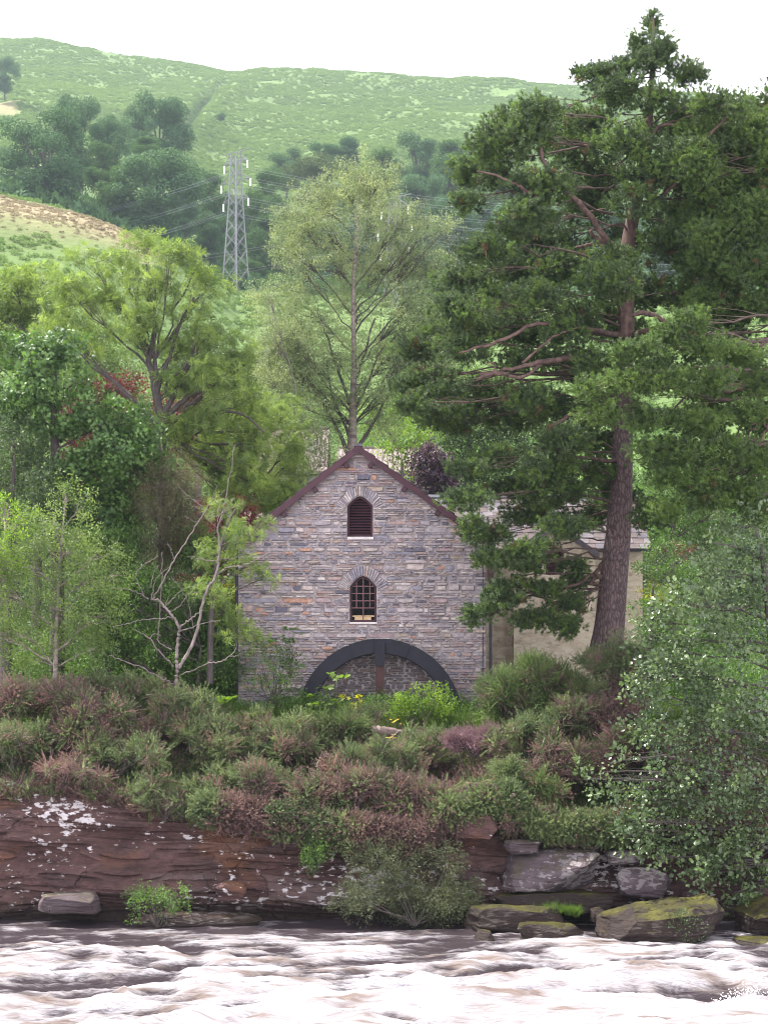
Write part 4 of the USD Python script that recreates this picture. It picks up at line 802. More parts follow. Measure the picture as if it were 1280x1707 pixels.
for e, o in zip(PYL2, order):
    X, Y = CX + e[0] * F / e[1], HY - (e[2] - ZC) * F / e[1]
    wire(f'wire running left from the {o} insulator of the pylon behind the birch', e, P(-300, Y + 60, 262), 5.0)
    wire(f'wire running right from the {o} insulator of the pylon behind the birch', e, P(1500, Y - 25, 262), 6.0)

# ---------------------------------------------------------------- trees
DENS = 2.9
def limb_path(p0, p1, rng, rise, n=9, wob=0.06):
    d = p1 - p0; L = np.linalg.norm(d)
    c = p0 + d * 0.45 + np.array([0, 0, rise * L])
    u = np.linspace(0, 1, n)[:, None]; p = (1 - u) ** 2 * p0 + 2 * u * (1 - u) * c + u ** 2 * p1
    w = rng.normal(size=(n, 3)) * wob * L * 0.25; w[0] = 0; w[-1] = 0
    return p + w

def tree(name, label, cat, y, trunk, blobs, spr, dens, scale, bark, seed, limb=0.8, rise=0.12, axis=(0.6, 0.5), twigs=3, gaps=0.30, gapf=1.2, group=None, extra=(), limb_m=None, upper=None, bark2=None, min_t=0.15, deep=0.85, twig_m=None, rust=0.0, limb_scale=1.0, shell=0.45, dyr=0.45, spread=0.55):
    """A tree whose trunk and boughs are placed from the photograph; dy moves a bough nearer or farther."""
    rng = np.random.default_rng(seed); k = y / F
    T = np.array([np.append(P(a[0], a[1], y + (a[3] if len(a) > 3 else 0)), a[2] * k / 2) for a in trunk])
    base = T[0, :3].copy(); T[:, :3] -= base
    th = thing(name, label, cat, base, group=group)
    TP = smooth_path(T, 6 * len(T)); TP[:, 3] = np.maximum(TP[:, 3], 0.006)
    n = len(TP)
    if upper is not None:
        h = int(upper * n)
        obj('trunk', tube(TP[:h + 1, :3], TP[:h + 1, 3], 14), bark, th, smooth=True); obj('upper_trunk', tube(TP[h:, :3], TP[h:, 3], 12), bark2, th, smooth=True)
    else:
        obj('trunk', tube(TP[:, :3], TP[:, 3], 12), bark, th, smooth=True)
    tw, pos, axs = [], [], []
    for bl in blobs:
        bx, by, rx, ry = bl[:4]; dy = bl[4] if len(bl) > 4 else rng.uniform(-1, 1) * dyr * max(rx * k, 1.0) * 2
        kk = (y + dy) / F; c = P(bx, by, y + dy) - base; rad = np.array([rx * kk, max(rx * kk * deep, 0.25), ry * kk])
        hd = np.hypot(c[0] - TP[:, 0], c[1] - TP[:, 1]); zt = c[2] - limb * hd
        s = int(np.argmin(np.abs(TP[:, 2] - zt) + 1e3 * (np.arange(n) < min_t * n)))
        p0 = TP[s, :3]; L = np.linalg.norm(c - p0)
        lp = limb_path(p0, c, rng, rise if limb < 0.4 else rise * 0.6 - 0.05)
        r0 = min(TP[s, 3] * 0.6, (0.009 * L + 0.010) * limb_scale); rr = np.linspace(r0, 0.010, len(lp))
        if L > 0.2: obj('limb', tube(lp, rr, 6), limb_m or bark2 or bark, th, smooth=True)
        N = max(8, int(DENS * dens * (rad[0] * rad[2] * 4 + 0.25 * rad[0])))
        d = unit(rng.normal(size=(N, 3))); q = d * (rng.random((N, 1)) ** shell) * rad + c
        g = fbm((q + base) * gapf, 2, seed); keep = g > 0.92 * gaps * (0.75 + 0.5 * rng.random(N))
        q, d = q[keep], d[keep]
        if len(q) == 0: continue
        a_ = unit(d * axis[0] + np.array([0, 0, axis[1]]) + unit(q - p0) * 0.35 + rng.normal(size=q.shape) * spread)
        pos.append(q); axs.append(a_)
        for qq in q[rng.permutation(len(q))[:max(2, int(twigs * len(q) ** 0.5))]]:
            sp = lp[rng.integers(len(lp) // 2, len(lp))]; Lq = np.linalg.norm(qq - sp)
            if Lq > 0.1: tw.append(tube(limb_path(sp, qq, rng, 0.06, 4, 0.1), [0.008 + 0.006 * Lq, 0.007, 0.006, 0.004], 3))
    for e in extra:
        E = np.array([np.append(P(a[0], a[1], y + (a[3] if len(a) > 3 else 0)) - base, a[2] * k / 2) for a in e]); E = smooth_path(E, 5 * len(E))
        E[1:-1, :3] += rng.normal(size=(len(E) - 2, 3)) * 0.018
        obj('limb', tube(E[:, :3], np.maximum(E[:, 3], 0.006), 8), bark2 or bark, th, smooth=True)
    if tw: obj('twigs', cat_(tw), twig_m or bark2 or bark, th, kind='stuff')
    if pos:
        pos, axs = np.vstack(pos), np.vstack(axs); prot = list(S[spr]); idx = rng.integers(len(prot), size=len(pos))
        if rust: prot += S['pine_rust']; idx = np.where(rng.random(len(pos)) < rust, len(prot) - 1, idx)
        instancer('foliage', th, prot, pos, frames(axs, rng), scale * (0.75 + 0.6 * rng.random(len(pos))), idx)
    return th

# the big Scots pine right of the mill
pine_blobs = [(1088, 42, 16, 26), (1064, 76, 22, 24), (1106, 78, 25, 26), (1094, 102, 52, 24), (1040, 112, 30, 18), (1000, 125, 38, 18), (972, 122, 18, 13), (1030, 148, 56, 20), (1150, 125, 35, 19), (1112, 165, 54, 22), (1050, 172, 52, 20),
 (1180, 188, 48, 20), (1232, 178, 30, 11), (1205, 215, 50, 20), (1130, 207, 62, 24), (1000, 190, 52, 22), (900, 187, 58, 22), (850, 205, 50, 22), (800, 240, 44, 23), (870, 240, 68, 24), (950, 232, 58, 28), (1040, 236, 60, 26), (1150, 258, 60, 26), (1215, 262, 45, 20),
 (780, 290, 38, 22), (840, 300, 54, 23), (920, 298, 60, 24), (1000, 292, 60, 26), (1085, 300, 60, 24), (1160, 320, 50, 24), (790, 342, 42, 20), (875, 355, 60, 24), (968, 350, 55, 24), (1055, 340, 46, 20), (1130, 352, 52, 24),
 (800, 420, 60, 24), (860, 400, 60, 24), (930, 408, 56, 25), (1105, 420, 48, 26), (1165, 440, 50, 25), (780, 470, 60, 22), (850, 460, 70, 25), (945, 458, 66, 26), (1010, 480, 52, 24), (1085, 482, 62, 26), (1160, 500, 50, 22),
 (765, 530, 58, 22), (850, 528, 70, 22), (940, 535, 60, 22), (1020, 552, 58, 24), (700, 602, 46, 15), (775, 582, 48, 16), (880, 568, 52, 17), (950, 570, 50, 18), (668, 642, 34, 15), (738, 648, 50, 16), (822, 656, 55, 18), (915, 684, 60, 22), (985, 690, 50, 24),
 (692, 678, 44, 14), (760, 698, 62, 18), (850, 712, 60, 18), (935, 735, 60, 20), (742, 730, 38, 11), (830, 762, 66, 18), (920, 772, 66, 22), (985, 780, 44, 22), (792, 830, 52, 18), (862, 820, 58, 18), (930, 826, 58, 22), (1000, 812, 48, 26),
 (880, 868, 58, 20), (832, 896, 46, 18), (942, 872, 46, 22), (1046, 838, 52, 20), (828, 938, 32, 14), (1000, 870, 36, 22), (1085, 860, 40, 24), (1110, 760, 50, 26), (1075, 620, 40, 22), (1120, 560, 45, 22), (800, 555, 60, 16), (880, 610, 60, 14), (960, 625, 60, 18), (720, 560, 40, 16), (700, 632, 50, 14), (1000, 600, 50, 22), (890, 655, 55, 16), (820, 505, 60, 18), (900, 500, 60, 18), (980, 515, 50, 18), (1010, 440, 46, 20), (1020, 390, 40, 18), (1120, 620, 40, 24), (1050, 690, 36, 24), (870, 905, 44, 18), (905, 900, 40, 18), (800, 870, 44, 18), (1000, 745, 44, 20), (770, 775, 44, 16), (700, 655, 50, 12), (1220, 340, 40, 24), (1185, 380, 44, 22), (1230, 215, 44, 16), (1215, 235, 50, 18)]
pine_low = [(802, 1024, 34, 13, -1.0), (850, 1002, 46, 14, -1.2), (905, 982, 46, 16, -0.8), (950, 1004, 36, 18, -0.4), (905, 1030, 36, 16, -0.6), (845, 968, 30, 12, -1), (880, 945, 34, 14, -.8), (830, 985, 30, 12, -1.1), (960, 945, 30, 16, -.2), (790, 1035, 22, 9, -1.1), (870, 1035, 30, 14, -.8), (945, 1045, 34, 18, -.6), (958, 972, 34, 14, 0)]
rngp = np.random.default_rng(77)
pine_all = [((a, b, c, d, float(rngp.uniform(-0.8, 0.8))) if b < 150 else (a + rngp.normal() * 9, b + rngp.normal() * 7, c * rngp.uniform(0.8, 1.2), d * rngp.uniform(0.95, 1.65), float(rngp.uniform(-2.6, 2.2)))) for a, b, c, d in pine_blobs] + pine_low
tree('pine_tree', 'huge old Scots pine with a thick purplish trunk, right of the mill', 'tree', 43.6,
     [(1008, 1095, 58), (1016, 1040, 50), (1024, 950, 46), (1032, 870, 41), (1037, 760, 35), (1040, 640, 30), (1044, 520, 27), (1045, 420, 25), (1062, 330, 19), (1078, 240, 14), (1085, 150, 10), (1089, 80, 6), (1089, 30, 2)],
     pine_all, 'pine', 37, 0.95, M['pine_bark_low'], 101, limb=-0.05, rise=0.10, axis=(0.35, 0.75), twigs=0.9, gaps=0.40, gapf=2.2, upper=0.44, bark2=M['pine_bark'], min_t=0.13, twig_m=M['pine_twig'], limb_m=M['pine_twig'], rust=0.02, deep=0.8, limb_scale=0.8, shell=0.62, spread=0.75,
     extra=[[(1047, 425, 18.0), (1022, 412, 15.0), (1000, 400, 9.8), (984, 384, 6.0)], [(1036, 432, 9.0), (1010, 410, 8.2), (980, 408, 6.0), (955, 415, 3.8)], [(1112, 542, 7.5, -1.5), (1095, 528, 7.5, -1.8), (1070, 521, 8.2, -2.0), (1050, 526, 4.5, -2.1)], [(1044, 560, 10.5), (1100, 545, 8.2, -1), (1112, 542, 7.5, -1.5)],
            [(1038, 600, 12.0, -0.2), (965, 598, 9.8, -1.8), (905, 603, 9.0, -2.4), (860, 612, 6.0, -2.6), (800, 624, 5.2, -2.8)], [(905, 603, 6.0, -2.4), (870, 628, 5.2, -2.7), (825, 622, 6.8, -2.9), (796, 632, 4.5, -3)], [(825, 622, 3.8, -2.9), (822, 604, 3.0, -2.9), (808, 606, 1.5, -2.9)],
            [(1040, 560, 10.5, -0.2), (960, 545, 6.8, -1.6), (895, 540, 6.0, -2.4), (840, 566, 5.2, -2.7), (765, 588, 3.0, -2.8)], [(870, 605, 4.5, -2.5), (925, 560, 3.8, -2.5), (965, 545, 2.2, -2.5)], [(1044, 450, 10.5), (975, 350, 9.0, -1.4), (925, 300, 8.2, -2.2), (905, 265, 6.8, -2.4), (900, 240, 3.8, -2.4)],
            [(925, 312, 6.8, -2.2), (880, 318, 6.0, -2.5), (850, 300, 3.8, -2.6), (795, 285, 3.0, -2.7)], [(905, 312, 4.5, -2.3), (880, 345, 3.8, -2.6), (862, 362, 2.2, -2.6)], [(1060, 360, 7.5), (1130, 300, 5.2, -1.4), (1190, 215, 4.5, -2), (1240, 175, 2.2, -2)], [(1070, 290, 6.0), (1100, 210, 5.2, -0.8), (1160, 218, 4.5, -1.2), (1190, 240, 2.2, -1.4)],
            [(1006, 965, 10.5), (985, 960, 8.2, -0.3), (960, 975, 5.2, -0.6), (900, 985, 3.8, -0.9), (850, 1000, 2.2, -1.1)], [(1003, 940, 7.5), (990, 965, 7.5, -0.3), (984, 972, 6.8, -0.4)], [(1040, 700, 9.0), (960, 690, 6.8, -1.5), (930, 705, 6.0, -2), (905, 720, 3.8, -2.1)], [(1036, 770, 7.5), (960, 760, 5.2, -1.4), (890, 740, 3.8, -2.2)]])
# the second pine, its trunk outside the picture on the right
p2 = [(1262, 218, 40, 26), (1232, 268, 46, 24), (1186, 276, 28, 17), (1272, 300, 50, 24), (1220, 318, 40, 20), (1262, 356, 52, 24), (1200, 386, 42, 18), (1240, 410, 44, 20), (1186, 432, 44, 20), (1250, 452, 50, 24), (1150, 444, 30, 13), (1210, 480, 44, 20), (1275, 500, 40, 24),
      (1290, 250, 40, 30), (1300, 420, 50, 30), (1320, 330, 60, 40), (1350, 220, 60, 40), (1360, 480, 70, 40), (1345, 120, 40, 40), (1340, 560, 60, 40)]
p2 += [(1150 + rngp.uniform(0, 150), 180 + 42 * i / 2 + rngp.normal() * 12, 44, 26) for i in range(32)]
p2 += [(1480 + rngp.uniform(-60, 130), 150 + 48 * i, 70, 30) for i in range(13)]
p2 = [(a, b, c, d * rngp.uniform(1.0, 1.5)) for a, b, c, d in p2]
p2low = [(1148, 536, 34, 20, -4.0), (1112, 560, 36, 18, -4.0), (1075, 585, 46, 18, -4.2), (1030, 592, 26, 15, -4.3), (1182, 578, 54, 20, -3.8), (1240, 592, 46, 20, -3.4), (1025, 642, 54, 22, -4.3), (1100, 636, 60, 26, -4.1), (1180, 640, 56, 24, -3.8), (975, 650, 24, 16, -4.4), (1002, 690, 48, 18, -4.2), (1075, 698, 62, 24, -4), (1160, 702, 60, 24, -3.7), (1240, 690, 40, 22, -3.4),
      (1130, 750, 52, 20, -3.8), (1080, 745, 42, 17, -4.0), (1210, 748, 50, 22, -3.4), (1262, 770, 40, 30, -3), (1165, 796, 50, 20, -3.5), (1110, 800, 36, 18, -3.8), (1240, 822, 50, 24, -3), (1180, 838, 42, 18, -3.3), (1110, 850, 40, 20, -3.4), (1270, 860, 30, 20, -3), (1280, 640, 40, 30, -3.0)]
tree('pine_tree', 'fresher green pine leaning in from the right edge in front of the big one', 'tree', 42.5,
     [(1395, 1120, 60), (1385, 900, 50), (1375, 600, 40), (1365, 300, 26), (1350, 90, 6)], p2 + p2low, 'pine2', 32, 0.95, M['pine_bark_low'], 103, limb=-0.12, rise=0.05, axis=(0.35, 0.8), twigs=0.9, gaps=0.40, gapf=2.2, upper=0.45, bark2=M['pine_bark'], min_t=0.25, twig_m=M['pine_twig'], limb_m=M['pine_twig'], rust=0.01, deep=0.8, limb_scale=0.8, dyr=0.5, shell=0.6, spread=0.75,
     extra=[[(1370, 640, 20), (1290, 650, 13, -1.8), (1237, 645, 13, -2.8), (1210, 649, 12, -3.2), (1184, 643, 8, -3.4)], [(1380, 720, 14), (1310, 700, 9, -2), (1275, 690, 6, -2.8), (1258, 686, 5, -3.0), (1240, 700, 4, -3.0)], [(1275, 690, 5, -2.8), (1262, 705, 4, -3), (1235, 712, 3, -3), (1228, 730, 2, -3)], [(1262, 705, 4, -3), (1250, 720, 3, -3), (1245, 740, 2, -3)], [(1290, 694, 5, -2.6), (1278, 712, 4, -2.9), (1268, 735, 2, -2.9)], [(1258, 686, 4, -3), (1270, 700, 3, -3), (1285, 724, 2, -3)]])

# the tall birch behind the mill
tree('birch_tree', 'tall airy olive green birch standing directly behind the mill gable', 'tree', 58,
     [(586, 1100, 24), (586, 800, 18), (588, 700, 14), (590, 600, 9), (589, 490, 7), (594, 400, 6), (602, 290, 2)],
     [(606, 300, 40, 32), (580, 322, 44, 34), (632, 310, 44, 34), (538, 335, 44, 34), (500, 372, 42, 40), (486, 410, 34, 34), (548, 390, 50, 44), (620, 370, 54, 46), (672, 370, 40, 40), (712, 382, 34, 22), (738, 385, 16, 20), (690, 430, 48, 40), (560, 450, 60, 44), (510, 455, 40, 40), (640, 450, 56, 46), (730, 440, 26, 34),
      (520, 520, 60, 44), (470, 548, 46, 44), (600, 520, 50, 40), (680, 510, 56, 44), (720, 540, 40, 40), (480, 610, 46, 40), (550, 590, 50, 40), (650, 590, 60, 44), (700, 620, 40, 36), (520, 650, 46, 36), (640, 660, 46, 32), (470, 670, 34, 30), (450, 600, 30, 40), (510, 590, 50, 40), (560, 660, 46, 30), (700, 570, 50, 40), (740, 600, 30, 36), (600, 640, 40, 30), (545, 700, 40, 22), (630, 700, 36, 22)],
     'birch', 15, 1.0, M['birch_bark'], 105, limb=1.15, rise=0.10, axis=(0.4, -0.35), twigs=3.2, gaps=0.46, gapf=0.8, bark2=M['dark_bark'], min_t=0.30, shell=0.5, limb_scale=0.75,
     extra=[[(586, 770, 9.1), (560, 712, 5.9), (520, 640, 3.9), (490, 600, 2.0)], [(588, 760, 8.5), (625, 700, 5.2), (650, 650, 3.2), (668, 600, 2.0)], [(587, 680, 5.9), (560, 610, 4.5), (548, 570, 3.2), (530, 520, 2.0)], [(588, 690, 5.9), (612, 640, 3.9), (632, 590, 3.2), (680, 540, 2.0)], [(588, 740, 5.9), (552, 650, 3.9), (545, 600, 2.6)], [(589, 640, 5.2), (604, 600, 3.9), (625, 530, 2.6)]])
# leafy trees left of the mill
tree('ash_tree', 'bright yellow green feathery leaved tree with many upright limbs, left of the mill', 'tree', 50,
     [(272, 1120, 20), (272, 900, 18), (270, 760, 15), (268, 700, 13), (262, 650, 10), (258, 600, 7)],
     [(330, 440, 40, 24), (290, 425, 44, 24), (240, 410, 44, 24), (205, 445, 46, 28), (150, 440, 44, 30), (350, 475, 36, 28), (260, 470, 56, 36), (180, 500, 50, 36), (120, 490, 46, 36), (320, 520, 50, 30), (90, 545, 40, 34), (240, 530, 40, 28), (300, 585, 50, 32), (350, 560, 44, 34), (400, 600, 36, 36), (360, 630, 52, 38), (410, 670, 44, 40), (300, 640, 44, 34), (340, 700, 52, 36), (420, 720, 44, 34), (400, 780, 40, 34), (370, 830, 36, 28), (300, 720, 40, 26), (215, 560, 36, 30), (440, 750, 30, 30), (130, 580, 34, 28), (430, 810, 24, 30)],
     'ash', 9, 1.1, M['dark_bark'], 107, limb=0.95, rise=0.14, axis=(0.6, 0.35), twigs=3.0, gaps=0.40, gapf=1.1, min_t=0.45, shell=0.7, spread=0.8, limb_scale=1.5,
     extra=[[(266, 690, 13), (256, 640, 11), (245, 590, 9), (232, 560, 8), (228, 510, 5), (232, 470, 3)], [(268, 700, 12), (290, 660, 9), (318, 600, 6), (330, 530, 4), (340, 500, 3)], [(248, 600, 8), (258, 545, 9), (250, 500, 6), (252, 470, 3)], [(270, 705, 11), (310, 665, 8), (360, 640, 5), (420, 600, 3)], [(262, 650, 9), (285, 590, 6), (300, 540, 5), (325, 490, 3)], [(272, 720, 9), (340, 690, 6), (400, 690, 4), (440, 720, 3)]])
tree('ash_tree', 'low feathery boughs of a light green tree reaching over the left corner of the mill', 'tree', 44.6,
     [(350, 1140, 12), (352, 1040, 10), (360, 950, 8), (378, 880, 5), (392, 850, 3)],
     [(440, 962, 20, 18), (405, 948, 22, 14), (422, 940, 14, 9), (425, 1070, 26, 18), (395, 1050, 28, 24), (400, 890, 34, 22), (360, 925, 36, 26), (375, 1020, 28, 24), (440, 880, 18, 14), (350, 980, 34, 26), (372, 850, 30, 20)],
     'ash', 10, 0.85, M['dark_bark'], 109, limb=0.5, rise=0.1, axis=(0.6, 0.2), twigs=2.5, gaps=0.3, min_t=0.2, shell=0.5)
tree('ash_tree', 'pale yellow green tree at the left edge below the brown knoll', 'tree', 56,
     [(20, 1100, 26), (24, 800, 18), (30, 640, 12), (40, 540, 4)], [(30, 480, 44, 30), (70, 470, 40, 28), (10, 530, 44, 34), (60, 530, 44, 34), (-40, 500, 50, 40), (20, 590, 50, 34), (95, 505, 34, 24), (-30, 580, 50, 40)],
     'ash', 11, 1.1, M['dark_bark'], 111, limb=0.9, gaps=0.35, min_t=0.4)
tree('maple_tree', 'dark green broad leaved maple at the left, in front of the red leaved one', 'tree', 47,
     [(95, 1130, 26), (95, 900, 22), (92, 760, 16), (90, 660, 9), (95, 600, 4)],
     [(110, 590, 46, 28), (60, 600, 48, 28), (20, 590, 40, 26), (120, 640, 44, 28), (50, 655, 56, 32), (150, 670, 40, 26), (20, 690, 44, 32), (100, 710, 44, 28), (160, 710, 50, 24), (210, 690, 50, 24), (230, 730, 50, 28), (180, 760, 60, 32), (120, 780, 50, 32), (200, 810, 50, 36), (250, 775, 36, 28), (140, 840, 50, 32), (80, 640, 40, 30), (190, 860, 44, 34), (100, 870, 50, 34), (160, 620, 24, 18)],
     'maple', 13, 1.0, M['dark_bark'], 113, limb=0.5, rise=0.1, axis=(0.8, 0.1), twigs=2.0, gaps=0.42, gapf=1.2, min_t=0.25, shell=0.6, spread=0.75)
tree('alder_tree', 'dull dark green small leaved tree at the left edge under the maple', 'tree', 46,
     [(10, 1150, 22), (12, 960, 18), (20, 820, 8), (25, 760, 4)], [(20, 740, 44, 34), (70, 790, 40, 32), (10, 810, 50, 36), (60, 840, 50, 34), (0, 870, 44, 34), (-40, 780, 50, 50), (100, 830, 34, 30)],
     'dark', 16, 0.9, M['dark_bark'], 115, limb=0.6, gaps=0.32, min_t=0.3)
tree('birch_tree', 'young light green birch with slender pinkish stem, left of the bare dead tree', 'tree', 43.2,
     [(92, 1145, 9), (94, 1060, 7), (98, 960, 5), (104, 890, 3), (108, 845, 1)],
     [(112, 830, 22, 22), (130, 852, 22, 18), (90, 870, 34, 24), (140, 890, 34, 24), (60, 900, 36, 24), (110, 920, 50, 28), (165, 920, 30, 22), (30, 930, 34, 26), (70, 960, 54, 30), (140, 970, 50, 28), (185, 960, 26, 26), (20, 990, 44, 32), (100, 1020, 56, 30), (170, 1020, 36, 28), (40, 1050, 50, 30), (120, 1070, 54, 26), (-10, 1050, 40, 36), (60, 1100, 54, 26), (160, 1080, 36, 24)],
     'young_birch', 15, 1.0, M['birch_bark'], 117, limb=0.7, rise=0.08, axis=(0.5, 0.1), twigs=2.2, gaps=0.38, gapf=1.4, min_t=0.1, shell=0.5)
tree('birch_tree', 'very light yellow green leafy bush birch cut off by the left picture edge', 'tree', 42.6,
     [(-8, 1160, 10), (-4, 1040, 8), (5, 920, 4), (14, 850, 2)], [(8, 860, 28, 22), (26, 880, 22, 18), (0, 910, 34, 24), (42, 860, 16, 12), (10, 950, 30, 24), (-20, 980, 40, 40), (5, 840, 10, 12)],
     'bright', 15, 0.8, M['birch_bark'], 119, limb=0.7, gaps=0.3)
tree('small_tree', 'small round brownish green tree behind the bare dead branches', 'tree', 47.5,
     [(268, 1130, 12), (267, 1000, 9), (268, 900, 7), (274, 820, 3)], [(290, 785, 30, 22), (262, 805, 30, 24), (305, 820, 34, 28), (256, 850, 34, 28), (292, 860, 40, 30), (265, 900, 38, 28), (310, 880, 28, 26), (300, 920, 34, 26), (250, 940, 26, 22), (275, 960, 30, 22)],
     'brown_birch', 30, 0.9, M['birch_bark'], 121, limb=0.7, rise=0.06, gaps=0.26, min_t=0.3, shell=0.5)
# the bare dead tree
def bare_tree():
    rng = np.random.default_rng(131)
    q = lambda X, Y, w, dy=0.0: (X * 480 / 1280, 740 + Y * 480 / 1280, w * 0.375, dy)
    base = P(*q(783, 1075, 0)[:2], 43.0)
    th = thing('dead_tree', 'bare pale dead tree with two forking stems, left of the mill', 'tree', base)
    def limb(nm, pts):
        T = np.array([np.append(P(a[0], a[1], 43.0 + a[3]) - base, max(0.5 * a[2] * 43 / F / 2, 0.007)) for a in [q(*p) for p in pts]])
        T = smooth_path(T, 6 * len(T)); T[1:-1, :3] += rng.normal(size=(len(T) - 2, 3)) * 0.012
        obj(nm, tube(T[:, :3], T[:, 3], 9), M['dead_bark'], th, smooth=True)
    limb('trunk', [(783, 1090, 44), (786, 1020, 36), (784, 950, 30), (792, 870, 28), (797, 820, 27), (770, 770, 24), (735, 730, 20), (705, 695, 17), (672, 690, 14)])
    for pts in ([(790, 1000, 30), (830, 940, 30, .2), (870, 850, 27, .3), (893, 740, 24, .4), (915, 660, 23, .4), (955, 590, 22, .4), (972, 520, 17, .4), (975, 440, 14, .4), (968, 370, 13, .4), (985, 320, 11, .4), (1003, 250, 9, .3), (1025, 130, 7, .3), (1047, 0, 4, .2)],
                [(680, 690, 12), (720, 620, 11, -.2), (775, 515, 11, -.3), (830, 430, 10, -.3), (880, 350, 9, -.3), (910, 300, 9, -.3), (940, 250, 6, -.3), (967, 185, 4, -.3)], [(775, 512, 7, -.3), (758, 470, 6, -.3), (747, 440, 5, -.3)], [(905, 310, 7, -.3), (930, 340, 7, -.1), (965, 375, 8, .3)], [(910, 300, 7, -.3), (870, 255, 6, -.4), (820, 215, 5, -.5), (787, 180, 3, -.5)], [(890, 290, 5, -.3), (872, 280, 4, -.3)], [(880, 350, 6, -.3), (850, 335, 5, -.4), (820, 322, 3, -.4)],
                [(910, 305, 5, -.3), (960, 322, 5, 0), (1000, 300, 4, .1), (1040, 282, 4, .2), (1082, 258, 3, .2)], [(970, 365, 6, .4), (970, 320, 6, .4), (972, 285, 7, .4)], [(940, 250, 4, -.3), (980, 225, 3, -.2), (1000, 205, 2, -.2)], [(1000, 300, 4, .3), (1030, 255, 3, .3), (1045, 240, 2, .3)], [(975, 365, 4, .4), (1005, 370, 3, .4)],
                [(968, 580, 12, .4), (1010, 550, 10, .1), (1080, 540, 8, -.2), (1140, 515, 7, -.4), (1190, 485, 6, -.5), (1230, 442, 3, -.5)], [(972, 520, 9, .4), (930, 520, 8, .2), (880, 510, 6, 0), (830, 500, 4, -.2)], [(975, 512, 7, .4), (1050, 508, 4, .2)],
                [(660, 690, 10), (620, 665, 8, -.2), (560, 648, 6, -.4), (500, 635, 4, -.5)], [(672, 690, 8), (690, 610, 7, -.3), (725, 570, 5, -.4), (760, 545, 3, -.5)], [(640, 675, 7, -.1), (612, 610, 7, -.3), (605, 575, 6, -.4), (650, 530, 5, -.5), (700, 500, 3, -.5)], [(665, 640, 5, -.2), (690, 560, 4, -.2), (705, 540, 3, -.2)],
                [(797, 818, 15), (840, 785, 12, -.3), (880, 755, 9, -.4), (905, 738, 5, -.5)], [(800, 830, 13), (850, 818, 9, -.3), (910, 795, 7, -.5), (980, 785, 4, -.6)], [(735, 725, 7), (748, 675, 4, -.2)], [(740, 715, 8), (790, 670, 6, -.3), (815, 640, 4, -.4)], [(755, 750, 8), (800, 720, 6, -.3), (835, 670, 5, -.4), (880, 655, 3, -.5)],
                [(768, 770, 9), (715, 778, 8, -.3), (640, 780, 7, -.5), (570, 800, 6, -.7), (500, 812, 4, -.8)], [(770, 990, 16), (745, 960, 13, -.3), (700, 915, 12, -.5), (665, 865, 10, -.7), (600, 825, 6, -.9)], [(665, 865, 6, -.7), (690, 845, 5, -.6), (715, 852, 4, -.5)], [(765, 915, 10, .2), (710, 885, 9, .3), (705, 840, 8, .3), (712, 740, 8, .3), (718, 600, 7, .3), (722, 480, 5, .3)], [(768, 1068, 14), (720, 1045, 12, -.3), (640, 1000, 10, -.7), (560, 970, 8, -1.), (485, 942, 5, -1.2)],
                [(800, 1030, 10), (860, 1005, 10, -.4), (930, 975, 10, -.7), (985, 970, 10, -.9), (1020, 945, 8, -1.), (1050, 910, 5, -1.), (1046, 860, 3, -1.)], [(1015, 948, 6, -1), (1065, 940, 3, -1)], [(910, 985, 6, -.6), (940, 960, 3, -.6)], [(860, 820, 6, .3), (830, 690, 5, .2), (760, 590, 3, 0)]):
        limb('limb', pts)
bare_tree()
# trees and big shrubs behind and between
tree('red_maple', 'wine red leaved maple glowing through the trees left of the mill', 'tree', 52.5,
     [(200, 1100, 20), (200, 880, 14), (200, 760, 8), (190, 660, 4)], [(140, 690, 40, 24), (200, 650, 40, 22), (150, 740, 40, 22), (260, 700, 40, 22), (310, 680, 36, 20), (180, 790, 50, 26), (120, 790, 36, 26), (260, 800, 44, 26), (300, 750, 36, 20)], 'red', 13, 1.0, M['dark_bark'], 141, limb=0.7, gaps=0.36, min_t=0.4)
tree('red_maple', 'crimson leaved small tree at the left eave of the mill', 'tree', 51,
     [(352, 1080, 12), (352, 960, 9), (360, 880, 6), (375, 830, 3)], [(395, 850, 30, 20), (350, 860, 30, 24), (420, 880, 22, 14), (335, 905, 34, 24), (380, 895, 34, 22), (330, 950, 34, 26), (370, 945, 26, 22), (300, 905, 26, 24)], 'red', 15, 0.9, M['dark_bark'], 143, limb=0.6, gaps=0.36, min_t=0.3)
tree('shrub_tree', 'yellow leaved shrub against the left wall of the mill', 'shrub', 48.5,
     [(366, 1100, 8), (368, 1050, 6), (372, 1010, 3)], [(378, 990, 16, 14), (360, 1010, 20, 18), (384, 1020, 14, 22), (340, 1000, 18, 12), (375, 1045, 20, 16)], 'yellow', 24, 0.8, M['dark_bark'], 145, limb=0.6)
tree('shrub_tree', 'mass of mid green leaves under the dead tree, left of the mill', 'shrub', 45.6,
     [(330, 1180, 10), (332, 1120, 8), (335, 1080, 4)], [(340, 1080, 40, 28), (290, 1050, 44, 28), (240, 1060, 40, 28), (370, 1110, 30, 24), (220, 1010, 40, 30), (300, 1000, 34, 26), (190, 1090, 36, 26), (340, 1130, 36, 20), (395, 1110, 20, 22), (240, 980, 34, 26), (200, 950, 30, 28), (180, 1000, 30, 30)], 'shrub', 18, 0.95, M['dark_bark'], 147, limb=0.5, gaps=0.28)
